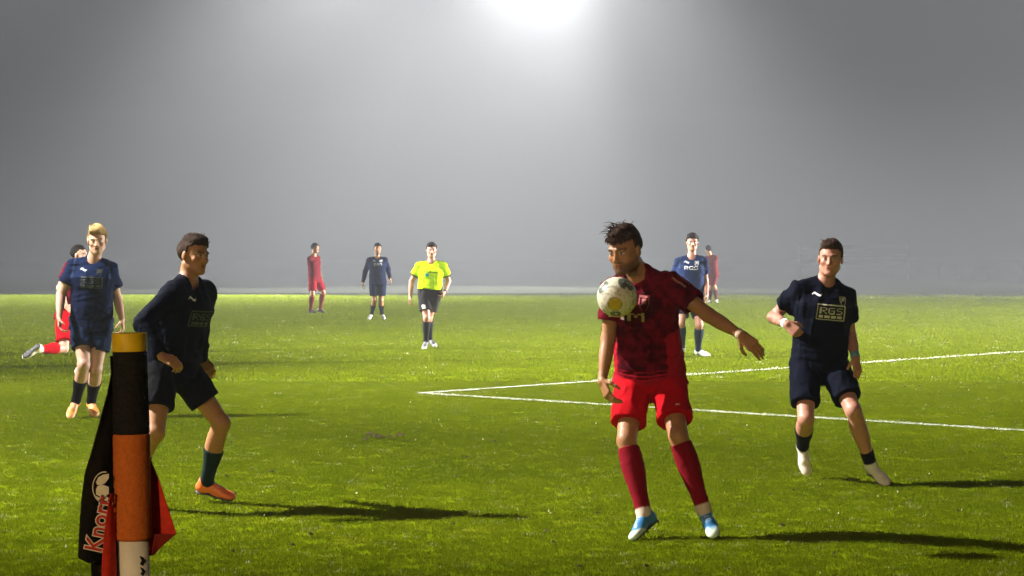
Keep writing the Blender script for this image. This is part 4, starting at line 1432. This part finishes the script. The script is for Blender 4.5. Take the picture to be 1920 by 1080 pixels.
# ------------------------------------------------------------------ corner post with furled flag
def corner_post():
    D = 2.72
    a = P(242.5, 625, D); b = P(251, 1060, D)
    ax = (b - a).normalized()
    base = a + ax * ((0 - a.z) / ax.z)
    root = empty('corner_post', (base.x, base.y, 0), 'corner flag post with yellow cap and black and orange padding in the foreground', 'corner flag')
    def at_y(y):
        t = (y - 625) / (1060 - 625)
        return a.lerp(b, t)
    pad = simple('black_padding', (.013, .011, .009), .85, .35, 220, .4, .15)
    org = simple('orange_padding', (.50, .118, .018), .85, .14, 240, .2, .1)
    yel = simple('yellow_cap', (.68, .42, .006), .55, .12, 60, .15, .3)
    wht = simple('white_post', (.74, .66, .50), .5, .15, 30, .1)
    mk = simple('post_mark', (.02, .018, .015), .5)
    k = D / FOCAL
    def sleeve(name, y0, y1, w0, w1, mat, n=14, lump=0.0, seed=1, parent=root, lip=True):
        pts = []; rad = []; rnd = random.Random(seed)
        e = [0, .02, .05] if lip else [0]
        ts = e + [i / n for i in range(1, n)] + ([.95, .98, 1] if lip else [1])
        for t in sorted(set(ts)):
            pts.append(at_y(y0 + (y1 - y0) * t))
            w = (w0 + (w1 - w0) * t) / 2 * k
            if lip and (t < .01 or t > .99): w *= .94
            rad.append(w * (1 + lump * rnd.uniform(-1, 1)))
        return MB().tube(pts, rad, 40).build(name, mat, parent, True)
    sleeve('yellow_cap', 624, 659, 65, 66, yel, 6)
    sleeve('black_padding', 658.5, 813, 64, 69, pad, 16, .006, 2)
    sleeve('orange_padding', 812.5, 1011, 69, 71, org, 22, .006, 3)
    for y in (985, 997, 1003):
        MB().tube([at_y(y), at_y(y + 1.5), at_y(y + 3)], [k * 35.6, k * 36.3, k * 35.6], 40, False).build('padding_crease', org, root, True)
    pts = [at_y(1010), at_y(1200)]
    tip = base
    MB().tube([at_y(1006), at_y(1300), base + Vector((0, 0, -.02))], [k * 29.5] * 3, 32).build('pole', wht, root, True)
    # dark marks on the pole
    for (px, py, sz) in ((274, 1048, 7), (276, 1068, 6)):
        c0 = at_y(py); out = Vector((math.sin(.75), -math.cos(.75), 0))
        p = c0 + out * (k * 29.9)
        side = Vector((math.cos(.75), math.sin(.75), 0))
        q = sz * k
        mb = MB()
        mb.v = [tuple(p + side * x * q + ax * u * q) for x, u in ((-1, -1.4), (.2, -.9), (1, .1), (.1, 1.5), (-.9, .8), (-.3, 0))]
        mb.f = [[0, 1, 2, 3, 4, 5]]
        mb.build('pole_mark', mk, root)
    # ---- the flag, hanging folded round the post
    cloth_b = simple('black_flag_cloth', (.012, .010, .007), .85, .3, 120, .25, .15)
    cloth_r = simple('red_flag_cloth', (.52, .028, .010), .75, .15, 100, .25, .2)
    def patch(name, rows, mat, dep, n=22, parent=root, wav=.012, freq=2.2, ph=0.0):
        """rows: (py, left px, right px); dep: (left depth, right depth) offsets from the post"""
        V = []; F = []
        m = len(rows) * 6
        ys = np.linspace(0, len(rows) - 1, m)
        for yi in ys:
            i = min(int(yi), len(rows) - 2); t = yi - i
            y = rows[i][0] * (1 - t) + rows[i + 1][0] * t
            xl = rows[i][1] * (1 - t) + rows[i + 1][1] * t
            xr = rows[i][2] * (1 - t) + rows[i + 1][2] * t
            for j in range(n):
                u = j / (n - 1)
                x = xl + (xr - xl) * u
                grow = .3 + .7 * yi / (m / 6)
                dd = dep[0] * (1 - u) + dep[1] * u + wav * grow * math.sin(u * freq * math.pi + ph + yi * .35)
                V.append(tuple(P(x, y, D + dd)))
        for i in range(m - 1):
            for j in range(n - 1):
                q = i * n + j
                F.append((q, q + 1, q + n + 1, q + n))
        o = mesh_np(name, np.array(V), np.array(F), mat, parent, True)
        so = o.modifiers.new('thickness', 'SOLIDIFY'); so.thickness = .0012
        return o
    fl = patch('flag', [(668, 206, 236), (700, 208, 238), (740, 200, 238), (800, 184, 236), (850, 170, 234), (890, 158, 232), (940, 152, 230), (1000, 148, 228), (1046, 146, 226), (1056, 165, 226)],
               cloth_b, (-.012, .032), 26, root, .006, 2.0, .4)
    patch('flag_fold', [(1050, 170, 226), (1120, 172, 228), (1250, 176, 230)], cloth_b, (.0, .03), 14, fl, .006, 2.0, .4)
    patch('flag_fold', [(925, 206.5, 209.5), (950, 202, 212), (1000, 195, 215), (1050, 191, 217), (1120, 189, 220), (1230, 188, 222)], cloth_r, (-.034, -.020), 14, fl, .003, 1.6, 1.2)
    patch('flag_fold', [(862, 256, 283), (900, 256, 299), (950, 257, 315), (1000, 258, 331), (1022, 258, 305), (1042, 258, 286)], cloth_r, (.030, .012), 22, fl, .007, 1.8, 2.0)
    patch('flag_fold', [(1001, 290, 330), (1010, 288, 320), (1025, 286, 302), (1040, 284, 288)], simple('dark_red_cloth', (.20, .012, .006), .8, .15, 100, .2), (.002, .010), 12, fl, .002, 1.0)
    # emblem: half a football in cream on the black cloth
    cream = simple('flag_print_cream', (.66, .56, .38), .8, .15, 90)
    redp = simple('flag_print_red', (.42, .03, .02), .8, .15, 90)
    DD = D - .026
    def poly(name, pts, mat, dd, par=fl):
        vs = [tuple(P(x, y, dd) - origin_of(par)) for x, y in pts]
        me = bpy.data.meshes.new(name); me.from_pydata(vs, [], [list(range(len(vs)))]); me.materials.append(mat)
        return link(bpy.data.objects.new(name, me), par)
    cx, cy, rx, ry = 196, 914, 23.0, 30
    mb = MB(); n = 40
    for i in range(n + 1):
        w = math.pi * (.45 + 1.1 * i / n)
        for q in (1.0, .93):
            mb.v.append(tuple(P(cx + rx * q * math.cos(w), cy - ry * q * math.sin(w), DD)))
    mb.f = [[2 * i, 2 * i + 1, 2 * i + 3, 2 * i + 2] for i in range(n)]
    mb.build('emblem_ring', cream, fl)
    poly('emblem_panel', [(180, 904), (184, 895), (193, 890), (204, 888), (204, 897), (197, 906), (189, 910), (182, 909)], cream, DD)
    poly('emblem_panel', [(180, 917), (183, 911), (194, 909), (204, 913), (204, 926), (197, 931), (188, 931), (180, 927)], cream, DD)
    poly('emblem_panel', [(176, 925), (180, 930), (189, 934), (200, 931), (204, 934), (200, 944), (192, 944), (184, 938)], cream, DD)
    # lettering running up the cloth
    def text(name, body, mat, px, py, size, rot, dd, bold, par):
        cu = bpy.data.curves.new(name, 'FONT'); cu.body = body; cu.size = 1; cu.offset = bold; cu.resolution_u = 3
        to = bpy.data.objects.new(name, cu)
        COL.objects.link(to); bpy.context.view_layer.update()
        dg = bpy.context.evaluated_depsgraph_get()
        me = bpy.data.meshes.new_from_object(to.evaluated_get(dg))
        bpy.data.objects.remove(to)
        vs = []
        for v in me.vertices:
            x, y = v.co.x * size, v.co.y * size * 1.1
            X_ = px + x * math.cos(rot) - y * math.sin(rot) ; Y_ = py - (x * math.sin(rot) + y * math.cos(rot))
            vs.append(P(X_, Y_, dd) - origin_of(par))
        for v, c in zip(me.vertices, vs): v.co = c
        me.name = name
        me.materials.clear(); me.materials.append(mat)
        return link(bpy.data.objects.new(name, me), par)
    rot = math.radians(78)
    text('flag_lettering', 'Knorr', cream, 189, 1037, 42, rot, DD, .055, fl)
    text('flag_lettering', 'Knorr', redp, 189, 1037, 42, rot, DD - .0012, .012, fl)
corner_post()

# ------------------------------------------------------------------ beyond the far side of the pitch
def far_board(name, label, cat, x0, x1, y0, y1, d, mat, posts=True, slats=0):
    a = P(x0, y0, d); b = P(x1, y1, d)
    root = empty(name, ((a.x + b.x) / 2, d, 0), label, cat)
    w = b.x - a.x; h_ = a.z - b.z
    if slats:
        for i in range(slats):
            z = b.z + h_ * (i + .5) / slats
            MB().box(((a.x + b.x) / 2, d, z), (w, .04, h_ / slats * .72)).build('panel', mat, root)
    else:
        MB().box(((a.x + b.x) / 2, d, (a.z + b.z) / 2), (w, .04, h_)).build('panel', mat, root)
    if posts:
        for x in (a.x, b.x):
            MB().box((x, d + .05, a.z / 2), (.10, .08, a.z)).build('post', mat, root)
    return root
M_BOARD_DIM = simple('dimmed_board_paint', (.018, .019, .019), .95, .15, 3, 0.0, 0.0)  # colour dimmed to near black so strongly lit boards stay faint in fog
far_board('notice_board', 'wide grey slatted board on posts, barely visible in the fog at the right', 'board', 1500, 1704, 457, 500, 118, M_BOARD_DIM, True, 4)
far_board('small_sign', 'small grey sign in the fog just right of the slatted board', 'sign', 1764, 1800, 500, 519, 118.5, M_BOARD_DIM, True)
far_board('small_sign', 'smallest grey sign in the fog near the right edge', 'sign', 1831, 1849, 503, 525, 119, M_BOARD_DIM, True)
far_board('marker_post', 'thin grey post in the fog at the far right edge', 'post', 1908, 1913, 488, 528, 117, M_BOARD_DIM, False)


# loose bits on the turf: torn sods, dry flakes and a muddy scuff
def litter(name, label, mat, n, seed, zone, size, tall):
    rnd = random.Random(seed); V = []; F = []
    for _ in range(n):
        p = zone(rnd)
        q = size * rnd.uniform(.5, 1.3); k = len(V); a = rnd.uniform(0, 6.28)
        pts = []
        for i in range(5):
            w = a + i * 1.2566; rr = q * rnd.uniform(.6, 1.1)
            pts.append((p[0] + math.cos(w) * rr, p[1] + math.sin(w) * rr * .8, .012 + tall * rnd.uniform(.2, .6)))
        V += pts + [(p[0], p[1], .012 + tall * rnd.uniform(.9, 1.4))]
        F += [(k + i, k + (i + 1) % 5, k + 5) for i in range(5)]
    me = bpy.data.meshes.new(name); me.from_pydata(V, [], F); me.materials.append(mat)
    o = link(bpy.data.objects.new(name, me)); o['kind'] = 'stuff'; o['label'] = label; o['category'] = 'turf bits'
def anywhere(r):
    y = 10 + 24 * r.random() ** 1.3
    return (r.uniform(-.25, .25) * y, y)
g_ = ground(703, 822)
litter('torn_turf', 'small torn brown sods scattered over the pitch', simple('soil_clod', (.045, .032, .014), .95, .3, 60), 150, 2, anywhere, .018, .016)
litter('dry_flakes', 'tiny pale dry flakes lying in the grass', simple('dry_grass_flake', (.50, .50, .28), .8, .2, 60), 130, 3, anywhere, .008, .018)
litter('mud_scuff', 'brown scuffed divot between the corner post and the penalty area line', simple('mud', (.060, .038, .016), .95, .3, 60), 26, 4, lambda r: (g_.x + r.gauss(0, .09), g_.y + r.gauss(0, .16)), .028, .018)
